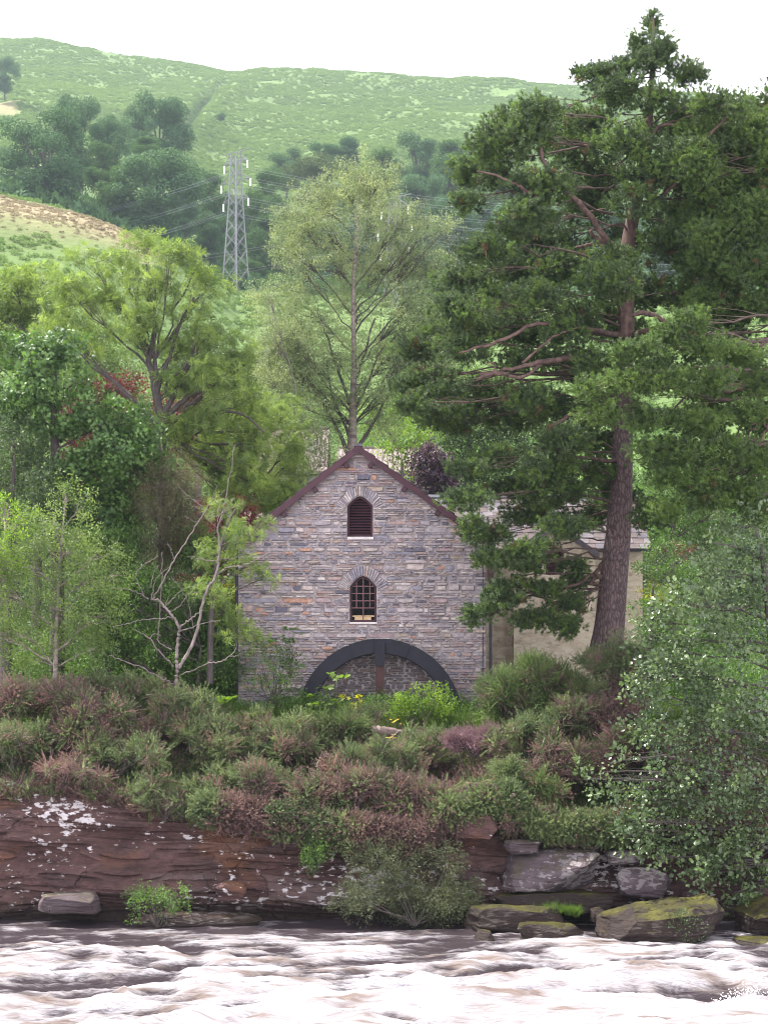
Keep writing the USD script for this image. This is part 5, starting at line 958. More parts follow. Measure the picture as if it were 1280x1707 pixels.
tree('willow_tree', 'grey green small leaved tree filling the gap between ash and birch', 'tree', 56,
     [(480, 1080, 16), (482, 900, 12), (490, 760, 8), (492, 640, 4)], [(455, 560, 36, 30), (500, 700, 40, 30), (455, 640, 36, 34), (520, 740, 36, 26), (480, 770, 40, 28), (540, 770, 30, 20), (440, 800, 30, 24), (450, 720, 36, 30), (500, 800, 40, 20), (450, 500, 26, 24)], 'birch', 15, 1.0, M['bark'], 149, limb=0.8, gaps=0.34, axis=(0.5, 0.0))
tree('purple_shrub', 'purple leaved shrub right of the mill roof', 'shrub', 64,
     [(722, 1000, 12), (722, 880, 9), (724, 800, 5)], [(716, 760, 18, 12), (738, 778, 22, 16), (705, 775, 18, 14), (730, 800, 24, 16), (705, 805, 20, 14), (748, 800, 14, 14), (720, 830, 30, 16)], 'purple', 17, 1.0, M['dark_bark'], 151, limb=0.6, gaps=0.25)
tree('green_tree', 'yellow green tree right behind the mill roof, left of the purple shrub', 'tree', 66,
     [(668, 1000, 14), (668, 860, 10), (670, 770, 5)], [(660, 730, 34, 24), (690, 745, 30, 20), (650, 765, 26, 20), (672, 790, 26, 22), (700, 720, 34, 24), (640, 700, 40, 26)], 'bright', 9, 1.1, M['bark'], 153, limb=0.7, gaps=0.34)
tree('green_tree', 'bluish green tree above the annex roof behind the pine boughs', 'tree', 68,
     [(780, 1000, 20), (780, 850, 14), (782, 720, 8)], [(760, 740, 34, 26), (790, 700, 44, 34), (830, 740, 44, 34), (770, 790, 34, 26), (820, 800, 44, 28), (860, 700, 44, 40), (750, 680, 40, 30), (900, 780, 44, 34), (950, 720, 44, 40)], 'dark', 10, 1.3, M['bark'], 155, limb=0.7, gaps=0.3)
tree('green_tree', 'green tree behind the annex, right of the pine trunk', 'tree', 58,
     [(1120, 1060, 16), (1120, 950, 12), (1122, 860, 6)], [(1090, 900, 36, 28), (1140, 880, 44, 34), (1110, 850, 44, 28), (1180, 900, 40, 34), (1140, 820, 44, 34), (1210, 840, 44, 34), (1080, 840, 30, 24)], 'shrub', 11, 1.1, M['dark_bark'], 157, limb=0.7, gaps=0.34)
tree('shrub_tree', 'green bushes with small leaves at the right end of the annex wall', 'shrub', 46,
     [(1085, 1120, 10), (1086, 1050, 7), (1088, 980, 3)], [(1085, 950, 26, 20), (1110, 960, 36, 26), (1120, 1010, 40, 28), (1080, 1030, 22, 24), (1150, 980, 36, 30), (1100, 1060, 34, 24), (1110, 920, 30, 20)], 'shrub', 15, 0.85, M['dark_bark'], 159, limb=0.6, gaps=0.36)
tree('shrub_tree', 'yellow bush low behind the bushes at the right end of the annex', 'shrub', 48, [(1100, 1110, 8), (1100, 1060, 5), (1100, 1020, 3)], [(1088, 990, 16, 12), (1105, 1000, 16, 14), (1088, 1080, 14, 12), (1120, 1000, 14, 12)], 'yellow', 22, 0.7, M['dark_bark'], 161)
tree('rose_bush', 'bush with dabs of crimson right of the pine trunk', 'shrub', 50, [(1120, 1080, 8), (1120, 980, 5), (1118, 920, 3)], [(1118, 918, 14, 9), (1140, 925, 16, 10), (1095, 925, 12, 8), (1092, 965, 14, 10)], 'red', 20, 0.6, M['dark_bark'], 163)
tree('green_tree', 'leafy tree on the meadow behind the bright feathery one', 'tree', 74, [(330, 940, 16), (330, 800, 12), (334, 640, 5)], [(330, 600, 50, 30), (380, 650, 50, 34), (300, 660, 50, 34), (420, 690, 44, 34), (350, 720, 50, 30), (270, 720, 50, 34), (200, 640, 50, 34), (150, 700, 50, 40), (430, 620, 40, 34)], 'dark', 8, 1.4, M['bark'], 165, limb=0.7, gaps=0.32)
tree('green_tree', 'hazy green tree between the lower birch crown and the pine', 'tree', 78, [(720, 900, 16), (720, 780, 12), (722, 640, 5)], [(720, 620, 44, 30), (760, 660, 44, 34), (690, 670, 44, 34), (740, 710, 44, 30), (800, 640, 44, 34)], 'shrub', 7, 1.4, M['bark'], 167, limb=0.7, gaps=0.32)
# the alder leaning out over the river on the right
al = [(1240, 880, 44, 24), (1190, 905, 32, 18), (1262, 930, 40, 36), (1200, 950, 40, 24), (1160, 960, 26, 16), (1130, 1010, 34, 20), (1100, 1042, 32, 20), (1180, 1010, 46, 32), (1250, 1010, 44, 40), (1150, 1066, 46, 28), (1090, 1086, 34, 22), (1220, 1076, 48, 38), (1270, 1100, 34, 50), (1120, 1122, 44, 28), (1076, 1130, 30, 20), (1060, 1166, 28, 18), (1180, 1140, 50, 34), (1120, 1176, 46, 28), (1240, 1170, 44, 44), (1080, 1212, 34, 20), (1160, 1216, 50, 32), (1110, 1246, 44, 24),
      (1220, 1240, 46, 38), (1270, 1230, 30, 50), (1040, 1268, 34, 16), (1000, 1288, 28, 12), (972, 1300, 16, 9), (1080, 1290, 42, 20), (1020, 1318, 26, 12), (1150, 1290, 50, 30), (1220, 1310, 44, 36), (1262, 1340, 36, 50), (1090, 1336, 40, 20), (1060, 1370, 34, 18), (1036, 1392, 20, 11), (1140, 1352, 46, 28), (1110, 1400, 44, 20), (1190, 1380, 46, 34), (1250, 1420, 40, 36), (1150, 1426, 44, 22), (1095, 1432, 26, 14), (1200, 1446, 40, 24), (1250, 1468, 34, 24), (1170, 1462, 26, 14), (1226, 1490, 26, 14)]
tree('alder_tree', 'glossy round leaved alder leaning over the rocks at the right edge', 'tree', 38.6, [(1330, 1480, 40, 1.0), (1318, 1380, 34, 0.8), (1300, 1240, 26, 0.3), (1290, 1100, 18), (1275, 960, 10), (1260, 880, 3)],
     [(a, b, c, d, float(rngp.uniform(-1.3, 1.0))) for a, b, c, d in al], 'alder', 13, 0.95, M['dark_bark'], 171, limb=0.15, rise=0.1, axis=(0.7, 0.15), twigs=2.5, gaps=0.46, gapf=1.5, min_t=0.05, shell=0.55, spread=0.75)

# undergrowth that closes the ground between the trees
def thicket(name, label, cat, n, fx, fy, spr, seed, r0=(0.5, 1.1), per=60, scale=1.0, hfac=1.0):
    r = np.random.default_rng(seed); X = r.uniform(*fx, n); y = r.uniform(*fy, n); x = (X - CX) * y / F
    R = r.uniform(*r0, n); pos, ax_ = [], []
    for i in range(n):
        m = int(per * R[i] ** 2); d = unit(r.normal(size=(m, 3)) * [1, 1, 0.7] + [0, 0, 0.5]); q = d * R[i] * r.uniform(0.7, 1.05, (m, 1)) * [1, 1, hfac * r.uniform(0.8, 1.3)]
        pos.append(q + [x[i], y[i], land_z(X[i:i + 1], y[i:i + 1])[0] + 0.2]); ax_.append(unit(d + [0, 0, 0.4] + r.normal(size=d.shape) * 0.5))
    pos, ax_ = np.vstack(pos), np.vstack(ax_)
    instancer(name, None, S[spr], pos, frames(ax_, r), scale * r.uniform(0.7, 1.3, len(pos)), r.integers(len(S[spr]), size=len(pos)), label=label, cat=cat)
thicket('undergrowth', 'green undergrowth between the trees left of the mill', 'undergrowth', 150, (-120, 390), (46.5, 58), 'shrub', 181, (0.6, 1.3), 60, 1.2, 1.5)
thicket('undergrowth', 'mixed bushes on the slope behind the mill and the cream annex', 'undergrowth', 230, (-150, 1450), (58, 84), 'dark', 182, (0.9, 1.9), 30, 1.7, 1.2)
thicket('undergrowth', 'bright leafy bushes high on the meadow behind the mill', 'undergrowth', 170, (-150, 1450), (78, 135), 'shrub', 183, (0.9, 2.0), 22, 2.2, 1.1)
thicket('undergrowth', 'green undergrowth beyond the annex on the right', 'undergrowth', 130, (1078, 1900), (46, 62), 'shrub', 184, (0.6, 1.2), 60, 1.1, 1.4)

thicket('weeds', 'nettles and tall weeds along the foot of the mill wall', 'weeds', 70, (395, 830), (44.3, 45.1), 'shrub', 185, (0.22, 0.5), 150, 0.6, 1.3)

rf = np.random.default_rng(191)
def fill(n, xr, yr, rx, ry): return [(rf.uniform(*xr), rf.uniform(*yr), rf.uniform(*rx), rf.uniform(*ry)) for _ in range(n)]
tree('ash_tree', 'light green leafy tree in the gap between the bright feathery tree and the mill roof', 'tree', 53.5, [(420, 1080, 14), (420, 950, 11), (424, 820, 7), (428, 700, 3)], fill(24, (330, 490), (600, 900), (30, 46), (24, 36)), 'ash', 9, 1.1, M['dark_bark'], 193, limb=0.8, gaps=0.36, min_t=0.2, shell=0.6, spread=0.8)
tree('ash_tree', 'light green leafy tree behind the dark maple on the left', 'tree', 55, [(60, 1080, 18), (64, 900, 13), (70, 700, 8), (80, 540, 3)], fill(26, (-60, 240), (520, 860), (36, 56), (28, 42)), 'young_birch', 11, 1.2, M['dark_bark'], 195, limb=0.8, gaps=0.34, min_t=0.2, shell=0.6, spread=0.8)
tree('green_tree', 'soft green bushy tree behind the young birch at the left', 'tree', 46.2, [(180, 1120, 12), (180, 1020, 9), (184, 940, 5)], fill(20, (130, 260), (880, 1080), (26, 42), (22, 34)), 'shrub', 14, 0.95, M['dark_bark'], 197, limb=0.7, gaps=0.32, min_t=0.1)
tree('green_tree', 'fresh green leaves behind the bare stems of the dead tree', 'tree', 47.2, [(330, 1120, 10), (332, 1030, 8), (336, 950, 4)], fill(18, (285, 395), (900, 1080), (24, 36), (20, 30)), 'shrub', 14, 0.95, M['dark_bark'], 198, limb=0.7, gaps=0.36, min_t=0.1)


# ---------------------------------------------------------------- hillside wood
def hill_tree_proto(name, label, m, seed, shape, H, W, loc, rz, s, trunk_h=0.05, nq=17000):
    rng = np.random.default_rng(seed); th = thing(name, label, 'tree', loc, rz, 'trees on the hillside', s)
    B = []
    for k in range(46):
        z = rng.uniform(trunk_h, 0.92); w = W * 0.5 * shape(z); a = rng.random() * 2 * np.pi; r = w * math.sqrt(rng.random()) * 0.9
        B.append([r * np.cos(a), r * np.sin(a), z * H, H * rng.uniform(0.07, 0.145)])
    B = np.array(B); pick = rng.choice(len(B), nq, p=B[:, 3] ** 2 / (B[:, 3] ** 2).sum())
    d = unit(rng.normal(size=(nq, 3)) + [0, 0, 0.25]); q = B[pick, :3] + d * B[pick, 3:4] * (rng.random((nq, 1)) ** 0.3) * np.array([1.15, 1.15, 0.85])
    v, f = scatter(*LEAF, frames(unit(d + rng.normal(size=d.shape) * 0.7), rng), q, rng.uniform(0.26, 0.55, nq))
    obj('crown', (v, f), m, th)
    obj('trunk', tube([[0, 0, -2], [0.1, 0, H * 0.3], [0, 0.1, H * 0.75]], [H * 0.026, H * 0.018, H * 0.008], 7), M['dark_bark'], th)
    obj('limbs', cat_([tube([[0, 0, H * rng.uniform(0.15, 0.45)], b[:3] * 0.6 + [0, 0, b[2] * 0.3], b[:3]], [H * 0.010, H * 0.007, H * 0.003], 4) for b in B[:16]]), M['dark_bark'], th)
    return th
oak = lambda z: math.sin(math.pi * min(max((z - 0.02) / 1.02, 0), 1)) ** 0.6
tall = lambda z: math.sin(math.pi * min(max(z, 0), 1)) ** 0.7 * (1.05 - 0.25 * z)
cone = lambda z: 1.15 - z
HT = [  # place in the photograph: middle, foot and top, width, distance, kind (0 dark, 1 fresh green, 2 olive, 3 pointed), label
    (74, 338, 192, 130, 262, 0, 'big spreading dark tree with bare lower trunk above the brown grass knoll'),
    (132, 322, 160, 74, 290, 0, 'tall dark tree just right of the big spreading one on the left'),
    (182, 312, 196, 62, 288, 0, 'dark rounded tree in the middle of the left hillside clump'),
    (266, 302, 160, 84, 320, 0, 'tallest dark tree, at the top right of the left hillside clump'),
    (226, 300, 182, 60, 330, 0, 'dark tree peeping over the middle of the left hillside clump'),
    (240, 300, 228, 66, 306, 1, 'small fresh green tree below the tallest tree of the left clump'),
    (172, 318, 238, 56, 278, 1, 'light green low tree at the foot of the dark rounded one in the left clump'),
    (262, 410, 256, 126, 268, 0, 'large rounded tree with a visible trunk, half way between left clump and pylon'),
    (206, 366, 278, 70, 272, 1, 'fresh green tree on the lower left of the large rounded tree'),
    (309, 396, 272, 56, 300, 0, 'dark narrow tree on the right shoulder of the large rounded tree'),
    (347, 410, 284, 64, 310, 1, 'mid green tree directly left of the pylon'),
    (352, 440, 356, 60, 276, 0, 'dark low tree behind the lower left leg of the pylon'),
    (398, 452, 322, 66, 330, 0, 'dark tree directly behind the middle of the pylon'),
    (448, 398, 282, 66, 320, 1, 'round fresh green tree right of the pylon head'),
    (478, 320, 250, 50, 390, 0, 'small dark far tree above the round green one, right of the pylon'),
    (535, 352, 262, 126, 350, 2, 'wide pale olive domed tree between pylon and birch top'),
    (578, 290, 226, 40, 400, 3, 'dark pointed tree on the upper edge of the wood'),
    (540, 296, 240, 56, 396, 0, 'low dark tree left of the pointed one on the upper edge of the wood'),
    (446, 462, 358, 70, 292, 1, 'tree with pale leafy patches right of the pylon foot'),
    (484, 472, 392, 60, 288, 0, 'dark tree at the left edge of the birch crown, near the wood floor'),
    (424, 474, 436, 54, 280, 1, 'round low bush right beside the pylon foot'),
    (640, 330, 252, 80, 380, 1, 'fresh green tree behind the very top of the birch'),
    (694, 330, 226, 74, 385, 0, 'dark tree at the upper edge of the wood, right of the birch top'),
    (748, 352, 232, 80, 372, 1, 'fresh green tree against the left rim of the pine crown'),
    (704, 400, 292, 84, 330, 0, 'broad dark tree between birch and pine, upper one'),
    (760, 436, 330, 90, 305, 0, 'broad very dark tree between birch and pine, lower one'),
    (600, 440, 320, 100, 318, 0, 'dark tree seen through the middle of the birch crown'),
    (560, 470, 380, 80, 288, 0, 'dark tree low behind the left half of the birch crown'),
    (690, 476, 390, 90, 284, 0, 'dark tree low behind the right half of the birch crown'),
    (830, 380, 240, 90, 360, 1, 'hillside tree glimpsed through the left boughs of the pine'),
    (880, 460, 330, 110, 300, 0, 'dark hillside tree glimpsed behind the middle of the pine'),
    (1000, 470, 340, 110, 300, 0, 'dark hillside tree behind the pine trunk'),
    (1115, 470, 340, 110, 300, 0, 'dark blue hillside tree in the gap right of the pine trunk'),
    (1200, 300, 180, 110, 420, 1, 'hillside tree in the gap between the two pines'),
    (1250, 440, 300, 110, 310, 0, 'hillside tree behind the right hand pine'),
    (8, 158, 96, 42, 540, 0, 'lone dark tree high on the hill at the left picture edge'),
    (20, 330, 250, 60, 300, 0, 'dark tree left of the big spreading one, at the picture edge'),
    (368, 200, 190, 16, 560, 0, 'tiny lone bush half way up the open bracken slope'),
]
protos_h = {}
for i, (px, pb, pt, wpx, y, kd, lab) in enumerate(HT):
    k = y / F; H, W = (pb - pt) * k, wpx * k
    loc = P(px, pb, y)
    if kd not in protos_h:
        protos_h[kd] = (hill_tree_proto(['oak_tree', 'birch_tree', 'ash_tree', 'spruce_tree'][kd], lab, [M['hill_a'], M['hill_b'], M['hill_c'], M['hill_a']][kd], 60 + kd, [oak, tall, oak, cone][kd], 15.0, [13.0, 11.0, 15.0, 7.0][kd], loc, 0.0, (1.25 * W / [13.0, 11.0, 15.0, 7.0][kd],) * 2 + (H / 15.0,)), [13.0, 11.0, 15.0, 7.0][kd])
    else:
        p, w0 = protos_h[kd]; copy_of(p, loc, (i * 77) % 360, lab, (1.25 * W / w0, 1.25 * W / w0, H / 15.0))

# bracken over the open hill: tussocks no one could count
rng = np.random.default_rng(5)
def tussock(seed):
    r = np.random.default_rng(seed); n = 90
    d = unit(r.normal(size=(n, 3)) * [1, 1, 0.6] + [0, 0, 0.35]); q = d * np.array([1.0, 1.0, 0.55]) * r.uniform(0.75, 1.0, (n, 1))
    return scatter(*LEAF, frames(unit(d + r.normal(size=d.shape) * 0.5), r), q, r.uniform(0.3, 0.6, n))
TUS = [proto(f'bracken_tussock_{i + 1}', *tussock(i + 3), M['bracken']) for i in range(4)]
NB = 90000
by = np.concatenate([rng.uniform(150, 300, 7000), 420 + 440 * rng.random(NB - 7000) ** 0.9]); bX = rng.uniform(-120, 1400, NB); bx = (bX - CX) * by / F
cl = fbm(np.stack([bx / 14, by / 22, 0 * bx], -1), 3, 14); keep = (cl > 0.18 + 0.25 * rng.random(NB)) & (dry_at(bx, by) < 0.25)
by, bX, bx = by[keep], bX[keep], bx[keep]; bz = land_z(bX, by)
sc = rng.uniform(0.35, 1.05, len(by)) ** 1.2 * np.where(by > 400, 1.15, 0.75)
instancer('bracken', None, TUS, np.stack([bx, by, bz + 0.05], -1), frames(np.tile([0, -0.2, 1.0], (len(by), 1)) + rng.normal(size=(len(by), 3)) * 0.12, rng), sc, rng.integers(4, size=len(by)), label='bracken covering the open hillside', cat='bracken')

M['dry_grass'] = leafmat('dry_hill_grass', (0.1742, 0.1417, 0.0834), (0.2693, 0.2168, 0.1417), (0.3484, 0.2835, 0.2001), trans=0.2, big=0.1)
DRY = [proto(f'dry_tussock_{i + 1}', *tussock(i + 23), M['dry_grass']) for i in range(2)]
n = 4200; y_ = rng.uniform(185, 235, n); X_ = rng.uniform(-150, 330, n); x_ = (X_ - CX) * y_ / F; k_ = dry_at(x_, y_) > 0.2 + 0.5 * rng.random(n); x_, y_, X_ = x_[k_], y_[k_], X_[k_]
instancer('dry_grass', None, DRY, np.stack([x_, y_, land_z(X_, y_)], -1), frames(np.tile([0, -0.2, 1.0], (len(x_), 1)) + rng.normal(size=(len(x_), 3)) * 0.15, rng), rng.uniform(0.12, 0.36, len(x_)), rng.integers(2, size=len(x_)), label='dry brown grass and heath on the knoll on the left', cat='grass')
n = 5600; y_ = rng.uniform(258, 400, n); X_ = np.where(rng.random(n) < 0.72, rng.uniform(280, 1400, n), rng.uniform(-80, 330, n)); y_ = np.where(X_ < 280, 258 + (y_ - 258) * 0.5, y_); x_ = (X_ - CX) * y_ / F
WOOD = [proto(f'wood_floor_{i + 1}', *tussock(i + 43), M['hill_a' if i else 'hill_b']) for i in range(2)]
instancer('wood_floor', None, WOOD, np.stack([x_, y_, land_z(X_, y_) + 0.3], -1), frames(np.tile([0, -0.2, 1.0], (n, 1)) + rng.normal(size=(n, 3)) * 0.15, rng), np.stack([rng.uniform(1, 2.6, n)] * 2 + [rng.uniform(1, 4.5, n)], 1), rng.integers(2, size=n), label='dark bushes on the floor of the hillside wood', cat='undergrowth')

# scrub over the river bank: heather and gorse in one mass, single bushes on top of it
rng = np.random.default_rng(6)
def cover(name, label, cat, kinds, n, fx, fy, size, seed, tilt=-0.25, weight=None, lift=0.0):
    r = np.random.default_rng(seed); X = fx(r, n); y = fy(r, n); x = (X - CX) * y / F
    k = noise(np.stack([x * 0.45, y * 0.9, 0 * x], -1), seed) + r.normal(size=n) * 0.10
    keep = np.ones(n, bool) if weight is None else r.random(n) < weight(X, y, k)
    keep &= (X > 330) | (y > 40.05)
    X, y, x = X[keep], y[keep], x[keep]; z = land_z(X, y) + lift
    pos = np.stack([x, y, z], -1); a = np.array([0, tilt, 1.0]) + r.normal(size=pos.shape) * 0.22
    prot, idx = [], r.integers(1000, size=len(x))
    for q in kinds: prot += S[q]
    instancer(name, None, prot, pos, frames(a, r), size * r.uniform(0.6, 1.3, len(x)), idx % len(prot), label=label, cat=cat)
uni = lambda a, b: (lambda r, n: r.uniform(a, b, n))
brown = lambda X, y, k: np.clip((k - 0.5) * 3.5 + 0.5, 0.12, 1)
green = lambda X, y, k: np.clip((0.52 - k) * 3.5 + 0.5, 0.1, 1)
cover('heather', 'dry brown heather matted over the river bank', 'heather', ['heather'], 13000, uni(-350, 1750), uni(39.3, 44.5), 1.25, 61, tilt=-0.5, weight=brown)
cover('gorse_scrub', 'low grey green gorse scattered through the heather on the river bank', 'gorse', ['gorse', 'broom'], 7200, uni(-350, 1750), uni(39.4, 45.2), 1.15, 62, tilt=-0.35, weight=green)
cover('dead_heather', 'bleached dead heather along the brow of the bare rock at the left', 'heather', ['heather', 'gorse'], 900, uni(-120, 360), uni(40.0, 40.9), 0.7, 66, tilt=-0.2)
cover('bank_weeds', 'small leafy weeds and brambles mixed into the scrub of the river bank', 'weeds', ['shrub', 'dark', 'willow'], 1500, uni(-120, 1400), uni(39.8, 45.0), 0.8, 64, tilt=-0.4)
cover('grass', 'long grass at the foot of the mill and along the bank top', 'grass', ['grass'], 4200, uni(-350, 1800), uni(43.6, 46.0), 1.2, 63, tilt=0.0)

r_ = np.random.default_rng(67); n_ = 2600; X_ = r_.uniform(330, 1080, n_); x_ = (X_ - CX) * 39.5 / F
y_ = 39.75 - r_.uniform(0.0, 0.5, n_); dr_ = r_.random(n_) ** 1.6 * (0.25 + 0.75 * fbm(np.stack([x_ * 0.5, 0 * x_, 0 * x_], -1), 2, 5)); z_ = np.interp(X_, LIPX, LIPZ) + 0.15 - dr_ * 0.6 - 0.4 * (np.abs(X_ - 795) < 45)
k_ = noise(np.stack([x_ * 0.6, 0 * x_, z_], -1), 8) + r_.normal(size=n_) * 0.1
instancer('heather_fringe', None, S['heather'] + S['gorse'], np.stack([x_, y_, z_], -1), frames(np.array([0, -0.8, 0.35]) + r_.normal(size=(n_, 3)) * 0.35, r_), 1.05 * r_.uniform(0.6, 1.3, n_), np.where(k_ > 0.46, r_.integers(4, size=n_), 4 + r_.integers(4, size=n_)), label='brown heather and gorse hanging over the lip of the rock face', cat='heather')

def bush(name, label, cat, px, py, y, rx, ry, spr, dens, scale, seed, axis=(0.5, 0.6), gaps=0.25, stems=7, bark=None, blobs=None, m2=None, group=None, dz=None):
    """A bush of shoots: stems from its foot, foliage over a lumpy dome."""
    r = np.random.default_rng(seed); k = y / F; foot = P(px, py + ry, y)
    th = thing(name, label, cat, foot, group=group)
    B = blobs or [(px + r.uniform(-0.95, 0.95) * rx, py + r.uniform(-0.6, 0.75) * ry, rx * r.uniform(0.2, 0.42), ry * r.uniform(0.25, 0.5), r.uniform(-0.6, 0.6) * rx * k) for _ in range(15)]
    pos, axs = [], []
    st_ = []
    for b in B:
        c = P(b[0], b[1], y + b[4]) - foot; rad = np.array([b[2] * k, b[2] * k * 0.8, b[3] * k]); N = max(8, int(2.2 * dens * rad[0] * rad[2] * 4))
        d = unit(r.normal(size=(N, 3))); q = c + d * r.random((N, 1)) ** 0.45 * rad
        g = fbm((q + foot) * 2.0, 2, seed); kp = g > gaps * (0.75 + 0.5 * r.random(N)); q, d = q[kp], d[kp]
        pos.append(q); axs.append(unit(d * axis[0] + np.array([0, -0.1, axis[1]]) + r.normal(size=q.shape) * 0.4))
        st_.append(tube(limb_path(np.array([r.normal() * 0.05, r.normal() * 0.05, -0.15]), c, r, 0.1, 6, 0.1), np.linspace(0.018, 0.007, 6), 4))
    obj('stems', cat_(st_), bark or M['dark_bark'], th)
    pos, axs = np.vstack(pos), np.vstack(axs); pr = list(S[spr]); idx = r.integers(len(pr), size=len(pos))
    if spr in ('gorse', 'broom', 'heather'):                        # dead brown shoots low in the green bushes, green ones in the brown
        n0 = len(pr); pr += S['gorse' if spr == 'heather' else 'heather']; low = (pos[:, 2] - pos[:, 2].min()) / np.ptp(pos[:, 2])
        other = r.random(len(pos)) < (0.30 if spr == 'heather' else 0.40 * (1 - low) + 0.12); idx = np.where(other, n0 + r.integers(4, size=len(pos)), idx)
    instancer('foliage', th, pr, pos, frames(axs, r), scale * r.uniform(0.6, 1.35, len(pos)), idx)
    return th
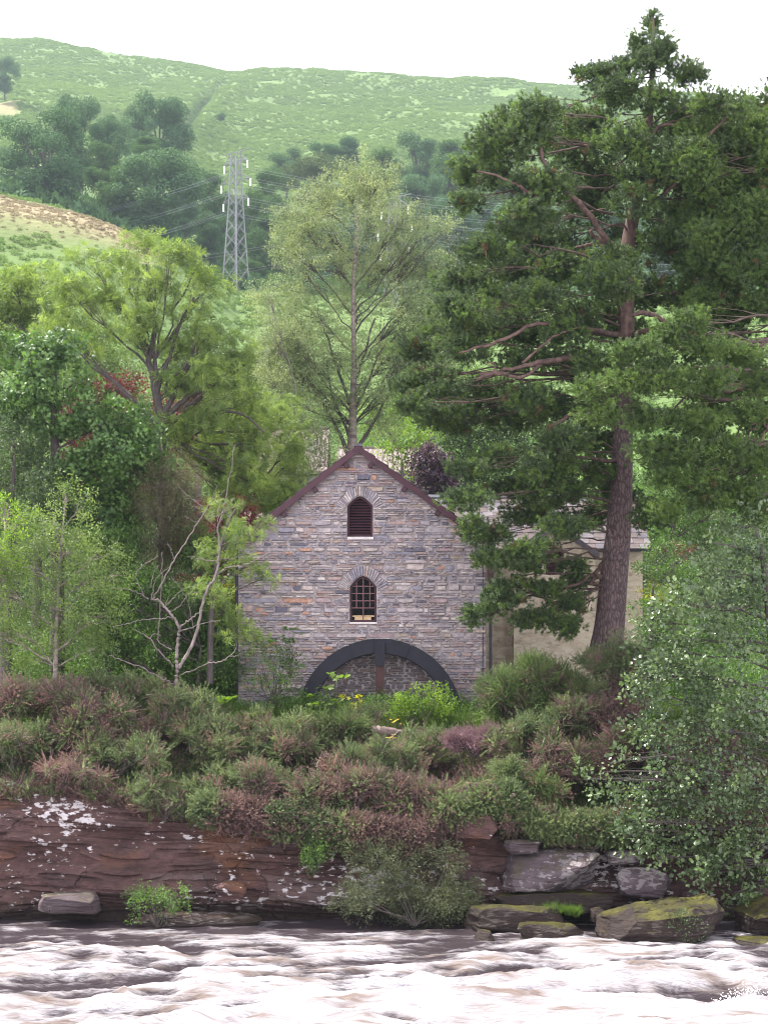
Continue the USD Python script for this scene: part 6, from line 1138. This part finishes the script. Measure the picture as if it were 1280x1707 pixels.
for a in [
    ('gorse_bush', 'grey green gorse bush right below the foot of the dead tree', 'shrub', 300, 1190, 42.6, 66, 40, 'gorse', 26, 0.95, 201),
    ('gorse_bush', 'grey green gorse bush left of the dead tree foot, on the bank top', 'shrub', 215, 1160, 43.2, 60, 36, 'gorse', 24, 0.95, 202),
    ('heather_bush', 'reddish brown withered bush at the far left of the bank', 'shrub', 70, 1180, 42.2, 80, 44, 'heather', 30, 1.1, 203),
    ('heather_bush', 'reddish brown withered bush between the two left gorse bushes', 'shrub', 150, 1215, 41.6, 60, 40, 'heather', 30, 1.1, 204),
    ('gorse_bush', 'olive gorse bush low on the left part of the bank above the bare rock', 'shrub', 190, 1258, 40.6, 62, 32, 'gorse', 26, 0.9, 205),
    ('gorse_bush', 'drooping gorse hanging over the cliff edge left of the centre', 'shrub', 280, 1320, 39.9, 56, 38, 'gorse', 22, 0.9, 206, (0.6, -0.1)),
    ('gorse_bush', 'pale grey green gorse bush below the fern', 'shrub', 375, 1235, 41.8, 60, 40, 'gorse', 26, 0.95, 207),
    ('gorse_bush', 'grey green gorse bush below the sapling at the left of the waterwheel', 'shrub', 470, 1222, 42.4, 62, 40, 'gorse', 26, 0.95, 208),
    ('broom_bush', 'fresh green broom bush right below the left end of the waterwheel', 'shrub', 560, 1205, 43.2, 52, 30, 'broom', 26, 0.9, 209),
    ('heather_bush', 'rust brown withered bush hanging over the rock left of the riverside willow', 'shrub', 480, 1310, 40.2, 60, 36, 'heather', 30, 1.0, 210),
    ('gorse_bush', 'green gorse bush at the cliff edge above the orange block', 'shrub', 405, 1300, 40.4, 50, 36, 'gorse', 26, 0.9, 211),
    ('heather_bush', 'rust brown withered bush above the riverside willow', 'shrub', 610, 1310, 40.3, 66, 40, 'heather', 30, 1.05, 212),
    ('gorse_bush', 'grey green gorse bush below the fallen log', 'shrub', 640, 1262, 41.4, 60, 32, 'gorse', 26, 0.9, 213),
    ('gorse_bush', 'green gorse bush between fallen log and heather in bloom', 'shrub', 710, 1245, 42.0, 46, 32, 'gorse', 26, 0.9, 214),
    ('heather_bloom', 'pink flowering heather right of the gorse below the broad leaved bush', 'heather', 790, 1232, 41.6, 42, 22, 'heather_bloom', 34, 0.85, 215),
    ('heather_bush', 'rust brown bush on the left flank of the upright outcrop', 'shrub', 700, 1330, 40.1, 52, 36, 'heather', 30, 1.0, 216),
    ('broom_bush', 'soft green broom against the right corner of the mill', 'shrub', 835, 1165, 43.6, 60, 50, 'broom', 24, 0.95, 217),
    ('broom_bush', 'soft green broom below the cream annex wall', 'shrub', 915, 1150, 43.4, 62, 56, 'broom', 24, 0.95, 218),
    ('gorse_bush', 'dark bush around the foot of the big pine trunk', 'shrub', 1030, 1130, 42.6, 56, 60, 'gorse', 24, 1.0, 219),
    ('heather_bush', 'dark red brown bush below the pine trunk', 'shrub', 1000, 1200, 42.0, 60, 46, 'heather', 30, 1.05, 220),
    ('gorse_bush', 'grey green gorse bush right of the heather in bloom', 'shrub', 880, 1225, 41.6, 56, 36, 'gorse', 26, 0.95, 221),
    ('heather_bush', 'rust brown bush right above the broad slab rock', 'shrub', 900, 1375, 39.8, 60, 30, 'heather', 28, 0.95, 222),
    ('broom_bush', 'light green broom bush hanging above the broad slab rock', 'shrub', 885, 1325, 40.0, 42, 48, 'broom', 24, 0.9, 223, (0.5, 0.3)),
    ('heather_bush', 'rust brown bush under the reaching tip of the alder', 'shrub', 950, 1265, 41.0, 56, 36, 'heather', 30, 1.0, 224),
    ('heather_bush', 'dark brown withered bush behind the alder', 'shrub', 1060, 1260, 41.0, 70, 50, 'heather', 28, 1.05, 225),
    ('gorse_bush', 'small gorse clump on the right flank of the upright outcrop', 'shrub', 848, 1290, 40.2, 30, 26, 'gorse', 26, 0.8, 226),
    ('heather_bush', 'pale brown withered bush at the left cliff edge', 'shrub', 130, 1290, 40.2, 50, 20, 'heather', 28, 0.95, 227, (0.6, 0.0)),
    ('gorse_bush', 'gorse clump with long shoots at the left picture edge', 'shrub', 20, 1240, 40.8, 50, 40, 'gorse', 24, 0.95, 228),
    ('river_willow', 'rounded grey green willow bush growing from the cliff foot at the water', 'shrub', 690, 1468, 38.4, 112, 66, 'willow', 46, 0.85, 229, (0.6, 0.3), 0.3),
    ('river_willow', 'small leafy shrub on the cliff foot at the left', 'shrub', 262, 1508, 38.6, 46, 28, 'shrub', 22, 0.6, 230, (0.6, 0.3), 0.34),
    ('leafy_shrub', 'small green plant in the cliff left of the riverside willow', 'shrub', 522, 1420, 38.9, 22, 26, 'shrub', 22, 0.6, 231, (0.6, 0.2), 0.3),
    ('leafy_shrub', 'small dark green plant under the overhanging brown bush', 'shrub', 475, 1362, 39.2, 26, 22, 'dark', 24, 0.65, 232, (0.6, 0.2), 0.3),
    ('broadleaf_bush', 'fresh green broad leaved bush in front of the right half of the waterwheel', 'shrub', 704, 1172, 43.8, 46, 40, 'bright', 26, 0.75, 233, (0.4, 0.8)),
    ('broadleaf_bush', 'dull green leafy growth at the left corner of the mill wall', 'shrub', 455, 1120, 44.4, 44, 44, 'shrub', 18, 0.8, 234, (0.5, 0.5), 0.36),
    ('leafy_shrub', 'low dull green plants between sapling and wheel spoke', 'shrub', 600, 1190, 44.0, 46, 20, 'willow', 24, 0.7, 235),
    ('leafy_shrub', 'leafy plants and ferns on the right part of the long mossy boulder', 'shrub', 1140, 1545, 36.4, 34, 26, 'dark', 22, 0.55, 236, (0.6, 0.2), 0.34)]:
    bush(*a)
# sapling with a few big pale leaves, fern, flowers, log
def sapling(name, label, px, py0, py1, y, n, seed, spr='maple'):
    r = np.random.default_rng(seed); k = y / F; b = P(px, py0, y); th = thing(name, label, 'sapling', b); top = P(px + 6, py1, y) - b
    lp = limb_path(np.zeros(3), top, r, 0.0, 8, 0.1); obj('stem', tube(lp, np.linspace(0.014, 0.005, 8), 5), M['dark_bark'], th)
    q = lp[r.integers(2, 8, n)] + r.normal(size=(n, 3)) * [0.22, 0.18, 0.10]; obj('shoots', cat_([tube(limb_path(lp[r.integers(1, 7)], p, r, 0.1, 4), [0.006, 0.005, 0.004, 0.003], 3) for p in q]), M['dark_bark'], th)
    v, f = [], []; 
    Mv = []
    for p in q:
        a, f_ = leaf_spray(int(r.integers(9999)), PALM, 4, 0.17, 0.08, 0.12, flat=1.4, droop=0.7); Mv.append((a + p, f_))
    obj('leaves', cat_(Mv), M[spr], th, kind='stuff')
sapling('maple_sapling', 'maple sapling with pale palm shaped leaves in front of the left rim of the wheel', 552, 1205, 1128, 43.9, 15, 301, 'bright')
sapling('maple_sapling', 'thin reddish sapling against the mill wall left of the wheel', 478, 1150, 1048, 44.6, 16, 302, 'shrub')
sapling('maple_sapling', 'tiny sapling of yellowing leaves left of the wheel spoke', 594, 1185, 1162, 44.4, 6, 303, 'yellow')
def fern(label, px, py, y, size, seed, m='bright', n=9):
    r = np.random.default_rng(seed); th = thing('fern', label, 'fern', P(px, py, y))
    for i in range(n):
        a = np.pi * (0.05 + 1.9 * r.random()) ; u = np.linspace(0, 1, 16); L = size * r.uniform(0.7, 1.1); o = np.array([np.cos(a) * 0.75, np.sin(a) * 0.5 - 0.25, 0])
        ax_l = u[:, None] * L * o + np.outer(L * (1.15 * u - 0.55 * u ** 2), [0, 0, 1.0]); d = unit(np.gradient(ax_l, axis=0)); sd = unit(np.cross(d, [0, 0, 1.0])); w = L * 0.30 * np.sin(np.pi * np.clip(0.12 + 0.88 * u, 0, 1)) ** 0.8
        tv, td, ts = np.vstack([ax_l, ax_l]), np.vstack([sd + 0.5 * d, -sd + 0.5 * d]), np.concatenate([w, w])
        x = unit(np.cross(td, np.array([0, 0, 1.0]) + 0.3 * r.normal(size=td.shape))); z = np.cross(x, unit(td))
        v, f = scatter(*NARROW, np.stack([x, unit(td), z], -1), tv, ts); obj('frond', cat_([(v, f), tube(ax_l, 0.004, 3)]), M[m], th)
fern('bright yellow green fern glowing on the bank right of the dead tree foot', 372, 1182, 43.0, 0.62, 311)
fern('small bright fern at the water edge below the long mossy boulder', 1112, 1590, 35.7, 0.3, 312, 'bright', 7)
fern('small dark fern on the rock left of the long mossy boulder', 955, 1580, 36.2, 0.24, 313, 'shrub', 7)
fern('light green fern leaves at the right of the glowing fern', 425, 1200, 42.8, 0.35, 314, 'bright', 7)
lg = P(650, 1222, 42.9); lt = thing('fallen_log', 'weathered fallen log lying below the wheel spoke', 'log', lg)
lp = smooth_path([[-0.5, 0.1, 0.1, 0.10], [-0.2, 0, 0.06, 0.12], [0.3, 0.05, 0.0, 0.11], [0.95, 0.0, -0.05, 0.07]], 16); lp[:, :3] += np.random.default_rng(4).normal(size=(16, 3)) * 0.012
M['log'] = plain('weathered_log', (0.12, 0.085, 0.08), rough=0.9, var=0.4, scale=6, bump=0.01)
obj('trunk', tube(lp[:, :3], lp[:, 3], 10), M['log'], lt, smooth=True); obj('branch', tube([[0.25, -0.05, 0.05], [0.0, -0.3, -0.15], [-0.4, -0.5, -0.42]], [0.02, 0.016, 0.01], 5), M['dead_bark'], lt)
for i, (px, py, y, lab) in enumerate([(658, 1209, 43.2, 'yellow flower cluster just above the fallen log'), (655, 1236, 42.2, 'small yellow flower cluster below the fallen log')]):
    r = np.random.default_rng(320 + i); th = thing('yellow_flower', lab, 'flower', P(px, py, y)); p = r.normal(size=(9, 3)) * [0.08, 0.08, 0.04] + [0, 0, 0.1]
    obj('stems', cat_([tube([[0, 0, -0.25], q], 0.004, 3) for q in p]), M['grass'], th)
    for q in p:
        a = np.arange(6) * np.pi / 3; d = np.stack([np.cos(a), np.sin(a), 0.4 + 0 * a], 1); d = unit(d); x = unit(np.cross(d, [0, -0.5, 1.0])); obj('flower_head', scatter(*LEAF, np.stack([x, d, np.cross(x, d)], -1), np.tile(q, (6, 1)), np.full(6, 0.045)), M['petal'], th)
# tuft of grass on the ledge rock, spray above the rapids
rng = np.random.default_rng(9); n = 34; px_ = rng.uniform(890, 965, n); y_ = rng.uniform(38.0, 38.6, n)
pos = np.array([P(a, 1519 + 0.12 * abs(a - 925), b) for a, b in zip(px_, y_)])
instancer('ledge_grass', None, S['grass'], pos, frames(np.tile([0, -0.3, 1.0], (n, 1)), rng), rng.uniform(0.35, 0.6, n), rng.integers(2, size=n), label='short bright grass on the mossy ledge rock', cat='grass')
M['spray'] = plain('water_spray', (0.85, 0.85, 0.86), rough=0.3, var=0.05)
n = 900; c = P(1205, 1680, 28.5); d = rng.normal(size=(n, 3)) * [0.45, 0.25, 0.10]; dr = trimesh.creation.icosphere(1, 1.0)
obj('spray', scatter(np.array(dr.vertices), np.array(dr.faces), np.tile(np.eye(3), (n, 1, 1)), c + d + np.outer(d[:, 0], [0, 0, 0.45]), 0.004 + 0.012 * rng.random(n) ** 2), M['spray'], kind='stuff', label='drops of spray thrown up over the rapids at lower right', cat='spray')


# ---------------------------------------------------------------- haze over the valley
hz = box(-900, 1100, -60, 1250, -6, 420)
haze_m = mat('thin_haze', {'v': ('principled_volume', {'color': (0.72, 0.86, 1.0), 'density': 0.00010, 'anisotropy': 0.3})}, [], surface=None, volume='v.volume')
obj('haze', hz, haze_m, kind='stuff', label='thin bluish summer haze in the valley', cat='haze')
